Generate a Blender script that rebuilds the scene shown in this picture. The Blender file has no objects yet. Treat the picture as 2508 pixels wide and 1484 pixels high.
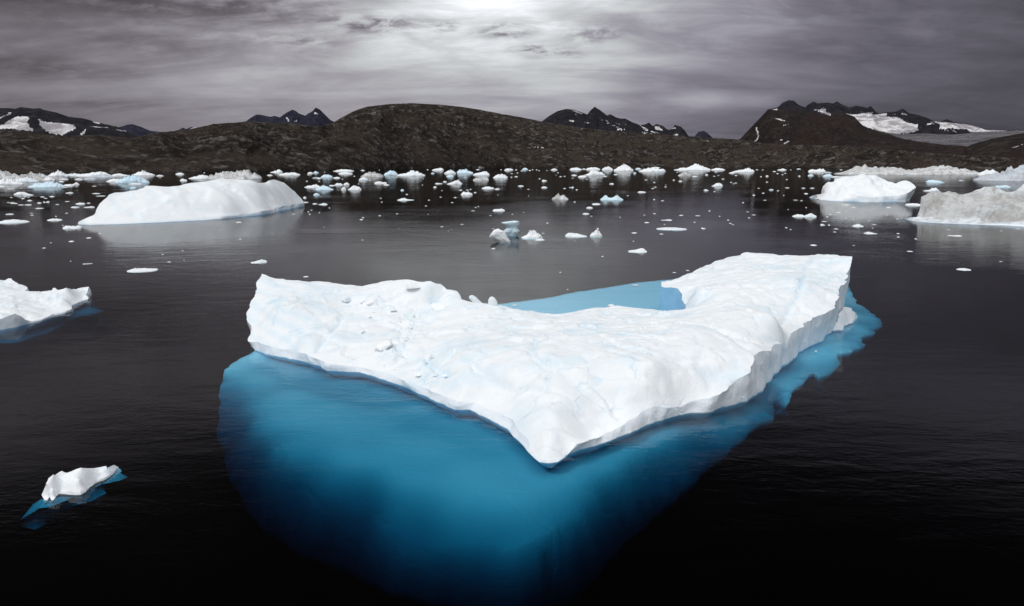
import bpy, bmesh, math, random
import numpy as np
from mathutils import Vector
from mathutils.geometry import delaunay_2d_cdt

scene = bpy.context.scene
COL = scene.collection
random.seed(7)
RNG = np.random.default_rng(11)

# ------------------------------------------------------------------ camera
F, CX, CY, HY, CAMZ = 1665.0, 1253.5, 742.0, 403.5, 20.0     # focal length and horizon in units of a 2507 wide picture
PITCH = math.atan((CY - HY) / F)
cam_data = bpy.data.cameras.new('camera')
cam = bpy.data.objects.new('camera', cam_data)
COL.objects.link(cam)
cam.location = (0, 0, CAMZ)
cam.rotation_euler = (math.pi / 2 - PITCH, 0, 0)
cam_data.sensor_width = 36.0
cam_data.lens = 36.0 * F / 2507.0
cam_data.clip_start = 0.5
cam_data.clip_end = 90000
scene.camera = cam

scene.view_settings.view_transform = 'Standard'
scene.view_settings.look = 'None'
scene.view_settings.exposure = 0.0
scene.view_settings.gamma = 1.0
scene.render.engine = 'CYCLES'
scene.cycles.use_denoising = True
scene.cycles.max_bounces = 8
scene.cycles.diffuse_bounces = 3
scene.cycles.glossy_bounces = 3
scene.cycles.transparent_max_bounces = 12
scene.cycles.volume_bounces = 0
scene.cycles.sample_clamp_indirect = 4.0

# ------------------------------------------------------------------ sky
class NT:
    """small helper: arithmetic on shader sockets"""
    def __init__(s, tree): s.t = tree
    def n(s, typ, **kw):
        nd = s.t.nodes.new(typ)
        for k, v in kw.items(): setattr(nd, k, v)
        return nd
    def put(s, sock, v):
        if hasattr(v, 'is_output'): s.t.links.new(v, sock)
        else: sock.default_value = v
    def m(s, op, a, b=None, c=None, clamp=False):
        nd = s.n('ShaderNodeMath', operation=op, use_clamp=clamp)
        for i, v in enumerate((a, b, c)):
            if v is not None: s.put(nd.inputs[i], v)
        return nd.outputs[0]
    def add(s, *a):
        r = a[0]
        for v in a[1:]: r = s.m('ADD', r, v)
        return r
    def mul(s, *a):
        r = a[0]
        for v in a[1:]: r = s.m('MULTIPLY', r, v)
        return r
    def sub(s, a, b): return s.m('SUBTRACT', a, b)
    def step(s, x, lo, hi, a=0.0, b=1.0):
        nd = s.n('ShaderNodeMapRange', interpolation_type='SMOOTHSTEP')
        s.put(nd.inputs[0], x)
        for i, v in enumerate((lo, hi, a, b)): s.put(nd.inputs[i + 1], v)
        return nd.outputs[0]
    def noise(s, vec, scale, detail=4.0, rough=0.55, dist=0.0, dims='3D'):
        nd = s.n('ShaderNodeTexNoise', noise_dimensions=dims)
        s.put(nd.inputs['Vector'], vec)
        nd.inputs['Scale'].default_value = scale
        nd.inputs['Detail'].default_value = detail
        nd.inputs['Roughness'].default_value = rough
        nd.inputs['Distortion'].default_value = dist
        return nd.outputs['Fac']
    def mix(s, f, a, b):
        nd = s.n('ShaderNodeMix', data_type='RGBA')
        s.put(nd.inputs[0], f)
        s.put(nd.inputs[6], a if hasattr(a, 'is_output') else (*a, 1))
        s.put(nd.inputs[7], b if hasattr(b, 'is_output') else (*b, 1))
        return nd.outputs[2]
    def vec(s, x, y, z):
        nd = s.n('ShaderNodeCombineXYZ')
        for i, v in enumerate((x, y, z)): s.put(nd.inputs[i], v)
        return nd.outputs[0]
    def mapping(s, v, sc, rot=(0, 0, 0)):
        nd = s.n('ShaderNodeMapping')
        s.put(nd.inputs[0], v)
        nd.inputs['Scale'].default_value = sc
        nd.inputs['Rotation'].default_value = rot
        return nd.outputs[0]

world = bpy.data.worlds.new('World')
scene.world = world
world.use_nodes = True
W = NT(world.node_tree)
world.node_tree.nodes.clear()
tc = W.n('ShaderNodeTexCoord')
sep = W.n('ShaderNodeSeparateXYZ')
W.t.links.new(tc.outputs['Generated'], sep.inputs[0])
dx, dy, dz = sep.outputs
DEG = 57.29578
el = W.mul(W.m('ARCSINE', dz), DEG)
az = W.mul(W.m('ARCTAN2', dx, dy), DEG)
def lobe(caz, cel, saz, sel):
    a = W.mul(W.sub(az, caz), 1.0 / saz)
    e = W.mul(W.sub(el, cel), 1.0 / sel)
    return W.m('EXPONENT', W.mul(W.add(W.mul(a, a), W.mul(e, e)), -1.0))
den = W.add(W.m('MAXIMUM', dz, 0.0), 0.20)
cp = W.vec(W.m('DIVIDE', dx, den), W.m('DIVIDE', dy, den), 0.0)           # the flat cloud layer overhead
n_big = W.noise(W.mapping(cp, (1.0, 1.3, 1), (0, 0, 0.5)), 1.0, 5, 0.55, 0.6)
n_str = W.noise(W.mapping(cp, (0.9, 3.0, 1), (0, 0, -0.22)), 1.0, 6, 0.58, 1.4)
n_fin = W.noise(W.mapping(cp, (7.5, 10.0, 1), (0, 0, 0.1)), 1.0, 6, 0.65, 0.3)
n_mid = W.noise(W.mapping(cp, (2.6, 4.0, 1), (0, 0, -.2)), 1.0, 6, 0.6, 0.5)
front = W.step(dy, -0.1, 0.35)
# brightness of the cloud deck
L = W.add(W.mul(lobe(-2.5, 15.0, 11.0, 4.8), 0.50),
          W.mul(lobe(-4.0, 11.5, 19.0, 7.0), 0.36),
          W.mul(lobe(-16.0, 6.0, 24.0, 6.0), 0.20),
          W.mul(lobe(6.0, 3.0, 9.0, 7.0), 0.06),
          W.mul(lobe(15.0, 5.0, 2.8, .65), 0.17), W.mul(lobe(19.5, 4.8, 1.6, .5), 0.12),
          W.mul(lobe(18.0, 11.0, 20.0, 7.0), 0.085),
          W.step(az, -30.0, 36.0, 0.10, 0.062))
streak = W.step(n_str, 0.30, 0.72, 1.11, 0.87)
L = W.mul(L, streak)
L = W.mul(L, W.mul(W.step(n_big, 0.3, 0.7, 0.80, 1.18), W.step(n_mid, .34, .66, W.step(el, 4., 11., .95, .78), W.step(el, 4., 11., 1.04, 1.17))))
# the darker cloud bank high on the left and the small ragged clouds under the bright gap
bank = W.mul(W.add(lobe(-30.0, 11.0, 9.5, 1.9), W.mul(lobe(-19.0, 11.6, 7.0, 1.3), .8), W.mul(lobe(-33.0, 6.4, 6.0, 0.9), .75), W.mul(lobe(-30.0, 4.2, 9.0, 0.5), .5), W.mul(lobe(-26.0, 8.3, 4.0, 0.9), .6)), W.step(W.add(W.mul(n_big, 0.35), W.mul(n_fin, .35), W.mul(n_str, .3)), 0.36, 0.56))
L = W.mul(L, W.sub(1.0, W.mul(W.m('MINIMUM', bank, 1.0), 0.66)))
rag = W.add(lobe(-11.0, 10.6, 3.8, 0.6), lobe(-0.6, 10.3, 2.0, .55), W.mul(lobe(1.8, 8.9, 2.0, .45), .8), W.mul(lobe(6.5, 10.0, 2.2, .6), .7), W.mul(lobe(-17.0, 9.2, 4.0, .4), .6), W.mul(lobe(-5.5, 10.6, 1.6, .4), .6), W.mul(lobe(4.6, 8.7, 0.8, .3), .6))
ragm = W.mul(rag, W.step(n_fin, 0.40, 0.60))
L = W.mul(L, W.sub(1.0, W.mul(W.m('MINIMUM', ragm, 1.0), 0.78)))
# an unseen dark bank added above the bright gap to darken the water's reflection, then the bright high overcast overhead and behind
L = W.add(W.mul(L, W.step(el, 16.5, 24.0, 1.0, 0.35)), W.mul(W.step(el, 11.5, 17.5), W.step(el, 15.0, 25.5, 0.185, 0.012)))
zen = W.step(el, 40.0, 62.0)
backsky = W.mul(W.sub(1.0, front), 0.50)
L = W.add(W.mul(L, front), W.mul(zen, 1.12), backsky)
tint = W.mix(W.step(az, -20.0, 28.0), (1.01, 0.93, 1.05), (0.99, 0.94, 1.17))
tint = W.mix(W.step(L, 0.16, 0.6), tint, (0.97, 1.0, 1.035))
skyc = W.n('ShaderNodeVectorMath', operation='SCALE')
W.put(skyc.inputs[0], tint); W.put(skyc.inputs['Scale'], L)
bg = W.n('ShaderNodeBackground')
W.put(bg.inputs[0], skyc.outputs[0])
bg.inputs[1].default_value = 1.0
wo = W.n('ShaderNodeOutputWorld')
W.t.links.new(bg.outputs[0], wo.inputs[0])

# the sun, veiled: high on the left behind the camera, very soft
sun_d = bpy.data.lights.new('sun', 'SUN')
sun_d.energy = 1.1
sun_d.angle = math.radians(14)
sun_d.color = (1.0, 0.97, 0.93)
sun = bpy.data.objects.new('sun', sun_d)
COL.objects.link(sun)
sun.rotation_euler = Vector((0.72, 0.42, -1.0)).to_track_quat('-Z', 'Y').to_euler()

# ------------------------------------------------------------------ maths helpers
cp_, sp_ = math.cos(PITCH), math.sin(PITCH)
def ray(px, py):
    a, b = (px - CX) / F, (CY - py) / F
    return np.array([a, cp_ + b * sp_, -sp_ + b * cp_])
def at_z(px, py, z=0.0):
    d = ray(px, py); t = (z - CAMZ) / d[2]
    return np.array([0, 0, CAMZ]) + d * t
def at_Y(px, py, Y):
    d = ray(px, py)
    return np.array([0, 0, CAMZ]) + d * (Y / d[1])

def h2(ix, iy, seed):
    h = (ix.astype(np.int64) * 374761393 + iy.astype(np.int64) * 668265263 + seed * 974634777) & 0x7fffffff
    h = ((h ^ (h >> 13)) * 1274126177) & 0x7fffffff
    return ((h ^ (h >> 16)) & 0xffffff) / float(0xffffff)
def vnoise(x, y, seed=0):
    x = np.asarray(x, float); y = np.asarray(y, float)
    ix, iy = np.floor(x), np.floor(y); fx, fy = x - ix, y - iy
    ux, uy = fx * fx * fx * (fx * (fx * 6 - 15) + 10), fy * fy * fy * (fy * (fy * 6 - 15) + 10)
    a, b = h2(ix, iy, seed), h2(ix + 1, iy, seed)
    c, d = h2(ix, iy + 1, seed), h2(ix + 1, iy + 1, seed)
    return (a + (b - a) * ux + (c - a) * uy + (a - b - c + d) * ux * uy) * 2 - 1
def fbm(x, y, seed=0, oct=4, gain=0.5, ridge=False):
    s, amp, tot = 0.0, 1.0, 0.0
    for o in range(oct):
        v = vnoise(x * 2.03 ** o + o * 17.1, y * 2.03 ** o - o * 9.7, seed + o)
        if ridge: v = 1 - 2 * np.abs(v)
        s = s + v * amp; tot += amp; amp *= gain
    return s / tot
def cells(x, y, seed=0):
    """nearest cell: (random value, offset x, offset y, distance to second minus first)"""
    ix, iy = np.floor(x), np.floor(y)
    best = np.full(x.shape, 9.0); sec = best.copy(); val = np.zeros(x.shape); ox = val.copy(); oy = val.copy()
    for a in (-1, 0, 1):
        for b in (-1, 0, 1):
            jx, jy = ix + a, iy + b
            qx, qy = x - (jx + h2(jx, jy, seed)), y - (jy + h2(jx, jy, seed + 5))
            d = np.hypot(qx, qy); m = d < best
            sec = np.where(m, best, np.minimum(sec, d))
            best = np.where(m, d, best); val = np.where(m, h2(jx, jy, seed + 9), val)
            ox = np.where(m, qx, ox); oy = np.where(m, qy, oy)
    return val, ox, oy, sec - best
def sstep(x, a, b):
    t = np.clip((x - a) / (b - a), 0, 1); return t * t * (3 - 2 * t)
def inside(P, poly):
    x, y = P[:, 0], P[:, 1]; r = np.zeros(len(P), bool); n = len(poly)
    for i in range(n):
        x1, y1 = poly[i][:2]; x2, y2 = poly[(i + 1) % n][:2]
        if y1 == y2: continue
        c = ((y1 > y) != (y2 > y)) & (x < (x2 - x1) * (y - y1) / (y2 - y1) + x1)
        r ^= c
    return r
def seg_dist(P, line, closed=False):
    """distance from points to a polyline, and the side (+ left of travel)"""
    n = len(line); best = np.full(len(P), 1e9); side = np.zeros(len(P))
    for i in range(n if closed else n - 1):
        a, b = np.asarray(line[i][:2], float), np.asarray(line[(i + 1) % n][:2], float)
        d = b - a; L2 = max(d @ d, 1e-9)
        t = np.clip(((P - a) @ d) / L2, 0, 1)
        q = P - (a + t[:, None] * d)
        dist = np.hypot(q[:, 0], q[:, 1]); m = dist < best
        best = np.where(m, dist, best); side = np.where(m, np.sign(d[0] * q[:, 1] - d[1] * q[:, 0]), side)
    return best, side
class RBF:
    def __init__(s, C, z, c=0.0):
        C = np.asarray(C, float); z = np.asarray(z, float); n = len(C)
        s.C = C; s.k = c * c
        A = np.sqrt((C[:, None, 0] - C[None, :, 0]) ** 2 + (C[:, None, 1] - C[None, :, 1]) ** 2 + s.k)
        A += np.eye(n) * -0.05
        Pm = np.c_[np.ones(n), C]
        M = np.block([[A, Pm], [Pm.T, np.zeros((3, 3))]])
        sol = np.linalg.lstsq(M, np.r_[z, 0, 0, 0], rcond=None)[0]
        s.w, s.c = sol[:n], sol[n:]
    def __call__(s, P):
        P = np.atleast_2d(P); out = np.empty(len(P))
        for i in range(0, len(P), 20000):
            Q = P[i:i + 20000]
            out[i:i + 20000] = np.sqrt((Q[:, None, 0] - s.C[None, :, 0]) ** 2 + (Q[:, None, 1] - s.C[None, :, 1]) ** 2 + s.k) @ s.w + s.c[0] + Q @ s.c[1:]
        return out

def mesh_obj(name, verts, faces, mats, parent=None, smooth=True, attrs=None, face_mat=None, sharp=None):
    me = bpy.data.meshes.new(name)
    me.from_pydata([tuple(map(float, v)) for v in verts], [], [tuple(map(int, f)) for f in faces])
    for m in (mats if isinstance(mats, (list, tuple)) else [mats]): me.materials.append(m)
    me.polygons.foreach_set('use_smooth', [smooth] * len(me.polygons))
    if face_mat is not None: me.polygons.foreach_set('material_index', [int(i) for i in face_mat])
    for k, v in (attrs or {}).items():
        a = me.attributes.new(k, 'FLOAT', 'POINT'); a.data.foreach_set('value', np.asarray(v, np.float32))
    if sharp is not None:
        ss = set(tuple(sorted(e)) for e in sharp)
        a = me.attributes.new('sharp_edge', 'BOOLEAN', 'EDGE')
        a.data.foreach_set('value', [tuple(sorted(e.vertices)) in ss for e in me.edges])
    me.update()
    o = bpy.data.objects.new(name, me)
    COL.objects.link(o)
    if parent is not None: o.parent = parent
    return o
def tag(o, label=None, cat=None, group=None, kind=None):
    for k, v in (('label', label), ('category', cat), ('group', group), ('kind', kind)):
        if v: o[k] = v
    return o
def grid_faces(nu, nv):
    i = np.arange(nu - 1)[:, None] * nv + np.arange(nv - 1)[None, :]
    i = i.ravel()
    return np.c_[i, i + nv, i + nv + 1, i + 1]

# ------------------------------------------------------------------ materials
def new_mat(name):
    m = bpy.data.materials.new(name); m.use_nodes = True
    m.node_tree.nodes.clear()
    N = NT(m.node_tree)
    out = N.n('ShaderNodeOutputMaterial')
    return m, N, out
def ice_mat(name, base, blue=(0.42, 0.68, 0.86), dirt=None, dirt_amt=0.0, scale=1.0, bump=0.25, hue=0.35, dscale=0.12):
    m, N, out = new_mat(name)
    g = N.n('ShaderNodeNewGeometry'); pos = g.outputs['Position']
    p = N.n('ShaderNodeBsdfPrincipled')
    n1 = N.noise(pos, 0.16 * scale, 5, 0.6, 0.8)
    n2 = N.noise(pos, 1.1 * scale, 6, 0.65, 0.3)
    n3 = N.noise(pos, 5.5 * scale, 5, 0.65)
    col = N.mix(N.mul(N.step(n1, 0.5, 0.72), hue), base, (base[0] * .78, base[1] * .92, base[2] * 1.0))
    col = N.mix(N.mul(N.step(n2, 0.56, 0.76), hue * .7), col, (base[0] * .80, base[1] * .91, base[2] * .985))
    at = N.n('ShaderNodeAttribute', attribute_name='tint')
    col = N.mix(N.m('MINIMUM', at.outputs['Fac'], 1.0), col, blue)
    vo = N.n('ShaderNodeTexVoronoi', feature='DISTANCE_TO_EDGE')
    wv = N.n('ShaderNodeVectorMath', operation='ADD'); N.put(wv.inputs[0], N.mapping(pos, (1, 1.6, 1.0)))
    nv_ = N.n('ShaderNodeTexNoise'); N.put(nv_.inputs['Vector'], pos); nv_.inputs['Scale'].default_value = .5 * scale; nv_.inputs['Detail'].default_value = 5
    sc_ = N.n('ShaderNodeVectorMath', operation='SCALE'); N.put(sc_.inputs[0], nv_.outputs['Color']); sc_.inputs['Scale'].default_value = 5.0 / scale
    N.put(wv.inputs[1], sc_.outputs[0]); N.put(vo.inputs['Vector'], wv.outputs[0]); vo.inputs['Scale'].default_value = .16 * scale
    crk = N.mul(N.step(vo.outputs['Distance'], 0.0, .028, 1.0, 0.0), N.step(n1, .42, .62))
    col = N.mix(N.mul(crk, .34), col, blue)
    if dirt:
        d1 = N.noise(pos, dscale, 6, 0.68, 0.9)
        d2 = N.noise(pos, dscale * 7, 4, 0.7)
        col = N.mix(N.mul(N.step(N.add(d1, N.mul(N.sub(d2, .5), .35)), 0.40, 0.62), dirt_amt), col, dirt)
    N.put(p.inputs['Base Color'], col)
    p.inputs['Roughness'].default_value = 0.55
    p.inputs['Specular IOR Level'].default_value = 0.25
    b = N.n('ShaderNodeBump')
    b.inputs['Strength'].default_value = bump
    b.inputs['Distance'].default_value = 0.25 / scale
    N.put(b.inputs['Height'], N.sub(N.add(N.mul(n2, 0.7), N.mul(n3, 0.45)), N.mul(crk, .35)))
    N.put(p.inputs['Normal'], b.outputs[0])
    N.t.links.new(p.outputs[0], out.inputs[0])
    return m
WHITE = (0.86, 0.885, 0.90)
M_ICE = ice_mat('glacier_ice', WHITE, bump=.42, hue=.45)
M_SMALL = ice_mat('small_floe_ice', (0.88, 0.90, 0.92), scale=4.0, bump=.25, hue=.4)
M_WALL = ice_mat('cliff_ice', (0.78, 0.83, 0.88), bump=0.6, hue=0.6)  # bluish light off the water is put into the wall colour
M_BLUEWALL = ice_mat('blue_cliff_ice', (0.36, 0.62, 0.83), bump=0.3)  # blue ice, with shade and the water's blue reflection also in its colour
M_FAR = ice_mat('drift_ice', (0.89, 0.91, 0.925), scale=0.12, bump=0.35, hue=0.5)
M_FARBLUE = ice_mat('blue_drift_ice', (0.68, 0.83, 0.92), scale=0.12, bump=0.35, hue=0.8)
M_FARB2 = ice_mat('pale_blue_ice', (0.72, 0.87, 0.94), scale=0.5, bump=0.3, hue=0.5)
M_DIRTY = ice_mat('dirty_ice', (0.74, 0.76, 0.77), dirt=(0.36, 0.34, 0.31), dirt_amt=0.8, scale=0.15, bump=0.9, dscale=0.09)
M_STAIN = ice_mat('stained_ice', (0.60, 0.60, 0.60), blue=(0.80, 0.85, 0.89), dirt=(0.35, 0.34, 0.32), dirt_amt=0.75, scale=0.25, bump=0.8, dscale=0.11)
M_GREY = ice_mat('grey_ice', (0.62, 0.67, 0.73), dirt=(0.40, 0.40, 0.41), dirt_amt=0.6, scale=0.15, bump=0.9, dscale=0.06)
M_FOOT = ice_mat('submerged_ice', (0.31, 0.65, 0.86), scale=0.25, bump=0.2, hue=0.35)

def water_mat():
    m, N, out = new_mat('sea_water')
    g = N.n('ShaderNodeNewGeometry'); pos = g.outputs['Position']
    patch = N.noise(N.mapping(pos, (0.012, 0.022, 1)), 1.0, 4, 0.6, 0.6)
    w1 = N.noise(N.mapping(pos, (0.32, 0.80, 1), (0, 0, 0.22)), 1.0, 3, 0.55, 0.3)
    w2 = N.noise(N.mapping(pos, (0.10, 0.30, 1), (0, 0, -0.12)), 1.0, 2, 0.5, 0.3)
    w3 = N.noise(N.mapping(pos, (1.5, 3.2, 1), (0, 0, 0.3)), 1.0, 2, 0.5)
    hgt = N.add(N.mul(w1, 0.036), N.mul(w2, 0.055), N.mul(w3, 0.014))
    sepp = N.n('ShaderNodeSeparateXYZ'); N.put(sepp.inputs[0], pos)
    hgt = N.mul(hgt, N.step(patch, 0.38, 0.62, 0.35, 1.0), N.step(N.add(sepp.outputs[1], N.mul(N.sub(patch, .5), 220.0)), 130.0, 330.0, 1.0, 0.62))
    b = N.n('ShaderNodeBump')
    b.inputs['Strength'].default_value = 1.0
    b.inputs['Distance'].default_value = 1.0
    N.put(b.inputs['Height'], hgt)
    dot = N.n('ShaderNodeVectorMath', operation='DOT_PRODUCT')
    N.put(dot.inputs[0], g.outputs['Incoming']); N.put(dot.inputs[1], b.outputs[0])
    c = N.m('MINIMUM', N.add(N.m('ABSOLUTE', dot.outputs['Value']), 0.045), 1.0)
    fac = N.add(0.02, N.mul(0.98, N.m('POWER', N.sub(1.0, c), 5.0)))
    tr = N.n('ShaderNodeBsdfTransparent')
    gl = N.n('ShaderNodeBsdfGlossy')
    gl.inputs['Roughness'].default_value = 0.035
    N.put(gl.inputs['Normal'], b.outputs[0])
    mx = N.n('ShaderNodeMixShader')
    N.put(mx.inputs[0], fac)
    N.t.links.new(tr.outputs[0], mx.inputs[1]); N.t.links.new(gl.outputs[0], mx.inputs[2])
    N.t.links.new(mx.outputs[0], out.inputs['Surface'])
    va = N.n('ShaderNodeVolumeAbsorption')
    va.inputs['Color'].default_value = (0.05, 0.592, 0.675, 1)
    va.inputs['Density'].default_value = 0.65
    N.t.links.new(va.outputs[0], out.inputs['Volume'])
    return m

def rock_mat(name, dark, light, scale, moss=None, streak=(1, 1, 1), rot=(0, 0, 0), bump=1.0, lo=0.42, hi=0.72):
    m, N, out = new_mat(name)
    g = N.n('ShaderNodeNewGeometry'); pos = g.outputs['Position']
    v = N.mapping(pos, streak, rot)
    n1 = N.noise(v, 0.012 * scale, 8, 0.72, 0.7)
    n2 = N.noise(v, 0.0028 * scale, 5, 0.6, 0.5)
    n3 = N.noise(pos, 0.05 * scale, 5, 0.75)
    col = N.mix(N.step(n1, lo, hi), dark, light)
    if moss: col = N.mix(N.step(n2, 0.45, 0.62), col, moss)
    col = N.mix(N.mul(N.step(n3, 0.35, 0.62, 1.0, 0.0), 0.6), col, tuple(c * .4 for c in dark))
    snow = N.n('ShaderNodeAttribute', attribute_name='snow')
    sn = N.add(snow.outputs['Fac'], N.mul(N.sub(n1, 0.5), 1.3))
    n4 = N.noise(N.mapping(pos, (1, 1, 2.5)), 0.006 * scale, 4, 0.6, 0.8)
    scol = N.mix(N.step(n4, 0.42, 0.58), (0.32, 0.30, 0.32), (0.74, 0.72, 0.72))
    col = N.mix(N.step(sn, 0.42, 0.56), col, scol)
    p = N.n('ShaderNodeBsdfPrincipled')
    N.put(p.inputs['Base Color'], col)
    p.inputs['Roughness'].default_value = 0.95
    p.inputs['Specular IOR Level'].default_value = 0.05
    b = N.n('ShaderNodeBump')
    b.inputs['Strength'].default_value = bump
    b.inputs['Distance'].default_value = 14.0 / scale
    N.put(b.inputs['Height'], N.add(n1, N.mul(n3, .4)))
    N.put(p.inputs['Normal'], b.outputs[0])
    N.t.links.new(p.outputs[0], out.inputs[0])
    return m
M_HILL = rock_mat('hill_rock', (0.032, 0.026, 0.023), (0.25, 0.225, 0.20), 1.5, moss=(0.070, 0.055, 0.044), streak=(1, 1, 2.4), rot=(0, .45, 0), bump=2.0, lo=.47, hi=.70)
M_MTN = rock_mat('mountain_rock', (0.020, 0.019, 0.024), (0.050, 0.046, 0.052), 0.6, streak=(1, 1, .7))
M_FARHAZE = rock_mat('hazed_mountain_rock', (0.026, 0.027, 0.044), (0.050, 0.050, 0.072), 0.5, streak=(1.5, 1, .6))  # bluish distance haze painted into the rock colour
M_BROWN = rock_mat('brown_slope_rock', (0.022, 0.018, 0.018), (0.060, 0.046, 0.040), 0.7, moss=(0.036, 0.024, 0.020), streak=(1, 1, 1.4), rot=(0, -.3, 0))
M_GLAC = rock_mat('glacier_surface', (0.075, 0.07, 0.08), (0.22, 0.205, 0.22), 0.9, streak=(.35, 1, 5), lo=.36, hi=.62)

# ------------------------------------------------------------------ water
def build_water():
    xs = [-26000, -3000, -400, 400, 3000, 26000]; ys = [-3000, 0, 300, 2000, 6000, 30000]
    bm = bmesh.new()
    top = [[bm.verts.new((x, y, 0)) for y in ys] for x in xs]
    bot = [[bm.verts.new((x, y, -70)) for y in ys] for x in xs]
    n = len(xs)
    for i in range(n - 1):
        for j in range(n - 1):
            bm.faces.new((top[i][j], top[i + 1][j], top[i + 1][j + 1], top[i][j + 1]))
            bm.faces.new((bot[i][j], bot[i][j + 1], bot[i + 1][j + 1], bot[i + 1][j]))
    for i in range(n - 1):
        bm.faces.new((top[i][0], bot[i][0], bot[i + 1][0], top[i + 1][0]))
        bm.faces.new((top[i][-1], top[i + 1][-1], bot[i + 1][-1], bot[i][-1]))
        bm.faces.new((top[0][i], top[0][i + 1], bot[0][i + 1], bot[0][i]))
        bm.faces.new((top[-1][i], bot[-1][i], bot[-1][i + 1], top[-1][i + 1]))
    bmesh.ops.recalc_face_normals(bm, faces=bm.faces)
    me = bpy.data.meshes.new('water'); bm.to_mesh(me); bm.free()
    me.materials.append(water_mat())
    o = bpy.data.objects.new('water', me); COL.objects.link(o)
    tag(o, 'dark calm fjord water with faint ripples and reflections', kind='structure')
    m, N, out = new_mat('seabed_mud')
    p = N.n('ShaderNodeBsdfPrincipled')
    N.put(p.inputs['Base Color'], N.mix(N.noise(N.n('ShaderNodeNewGeometry').outputs['Position'], 0.05), (0.02, 0.02, 0.02), (0.05, 0.045, 0.04)))
    N.t.links.new(p.outputs[0], out.inputs[0])
    nx, ny = 60, 60
    X, Y = np.meshgrid(np.linspace(-25900, 25900, nx), np.linspace(-2900, 29900, ny), indexing='ij')
    Z = -62 + fbm(X / 900, Y / 900, 3) * 5
    s = mesh_obj('seabed', np.c_[X.ravel(), Y.ravel(), Z.ravel()], grid_faces(nx, ny), m)
    tag(s, 'muddy sea floor deep under the dark water', kind='structure')
build_water()

# ------------------------------------------------------------------ hills and mountains
SHORE = np.array([(-700, 1500), (0, 1708), (620, 2080), (935, 2950), (1245, 4600), (1750, 5200), (1970, 4440), (2377, 3330), (2507, 3170), (3200, 2700)], float)
def shore(px): return np.interp(px, SHORE[:, 0], SHORE[:, 1])
def ridge(name, sky, Y0, Yc, mat, label, amp=10.0, nseed=1, nu=600, nv=60, p=0.8, jag=0.35, back=0.5, wave=220.0, snow=None, base=None, snow_noise=0.0):
    """a mountain: foot at depth Y0, crest at depth Yc standing as high as the skyline needs"""
    sky = np.asarray(sky, float)
    px = np.linspace(sky[0, 0], sky[-1, 0], nu)
    sy = np.interp(px, sky[:, 0], sky[:, 1])
    y0 = Y0(px) if callable(Y0) else np.full(nu, float(Y0))
    yc = Yc(px) if callable(Yc) else np.full(nu, float(Yc))
    H = np.array([at_Y(a, b, c)[2] for a, b, c in zip(px, sy, yc)])
    v = np.linspace(0, 1, nv)
    V = np.r_[v, 1 + np.linspace(0.08, 1, 6) * back]
    PX = px[:, None] * np.ones(len(V))[None]
    YY = y0[:, None] + (yc - y0)[:, None] * V[None]
    prof = np.where(V <= 1, np.clip(V, 0, 1) ** p, 1 - ((V - 1) / back) ** 1.2)
    K = np.clip(V, 0, 1)
    XX = (PX - CX) / F * yc[:, None] * (YY / yc[:, None]) ** 0.9 * 1.0
    # keep the crest exactly on its line of sight
    XX *= (np.array([at_Y(a, b, c)[0] for a, b, c in zip(px, sy, yc)]) / np.where(np.abs(px - CX) < 1e-6, 1e-6, (px - CX) / F * yc))[:, None] if True else 1
    XX = np.where(np.isfinite(XX), XX, 0)
    wx = fbm(XX / wave / 2, YY / wave / 2, nseed + 40, 3) * wave * .35
    n1 = fbm((XX + wx) / wave, (YY + YY * 0 + wx) / wave, nseed, 6, 0.55, True)
    n2 = fbm(XX / (wave * 2.2), YY / (wave * 2.2), nseed + 20, 3)
    fade = np.sin(np.pi * np.clip(V, 0, 1) ** 0.9)[None] * (1 - jag) + jag * (V > 0.12)[None]
    fade = np.clip(fade, 0, 1) * np.clip(V * 12, 0, 1)[None]
    crest = np.exp(-((V - 1) / .06) ** 2)[None]
    Z = H[:, None] * prof[None] + fade * (1 - crest * .92) * amp * (n1 * 1.0 + n2 * 1.2 + .5 * fbm(XX / 120, YY / 520, nseed + 60, 4, .55, True)) + (V > .3)[None] * min(amp, 50) * .10 * fbm(XX / 38, YY / 38, nseed + 66, 3, .6)
    lim = CAMZ + (H[:, None] - CAMZ) * (YY / yc[:, None]) - .012 * np.abs(H[:, None]) * np.clip(1 - V, 0, 1)[None] ** .5 + (4.0 * fbm(XX / 45, YY / 45, nseed + 68, 3)) * (V < .99)[None]
    Z = np.where(V[None] <= 1.001, np.minimum(Z, lim), Z)
    lowb = base if base is not None else -2.0
    Z = np.where(V[None] > 1.001, np.minimum(Z, H[:, None] * prof[None]), Z)
    Z[:, 0] = lowb; Z[:, -1] = lowb
    verts = np.c_[XX.ravel(), YY.ravel(), Z.ravel()]
    at = {}
    d = verts - np.array([0, 0, CAMZ])
    zc = d[:, 1] * cp_ - d[:, 2] * sp_
    qx = CX + F * d[:, 0] / zc
    qy = CY - F * (d[:, 1] * sp_ + d[:, 2] * cp_) / zc
    sn = np.zeros(len(verts))
    if snow:
        wob = fbm(XX.ravel() / 130, Z.ravel() / 60, nseed + 70, 4)
        Q = np.c_[qx + wob * 7, qy + fbm(XX.ravel() / 110, Z.ravel() / 50, nseed + 80, 4) * 3.0]
        for poly, amt in snow:
            sn = np.maximum(sn, inside(Q, poly) * amt)
    if snow_noise:
        s = fbm(XX.ravel() / 190, Z.ravel() / 34 + XX.ravel() / 300, nseed + 90, 4)
        sn = np.maximum(sn, sstep(s, snow_noise, snow_noise + .08))
    at['snow'] = sn
    o = mesh_obj(name, verts, grid_faces(nu, len(V)), mat, attrs=at)
    return tag(o, label, kind='structure')

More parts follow.
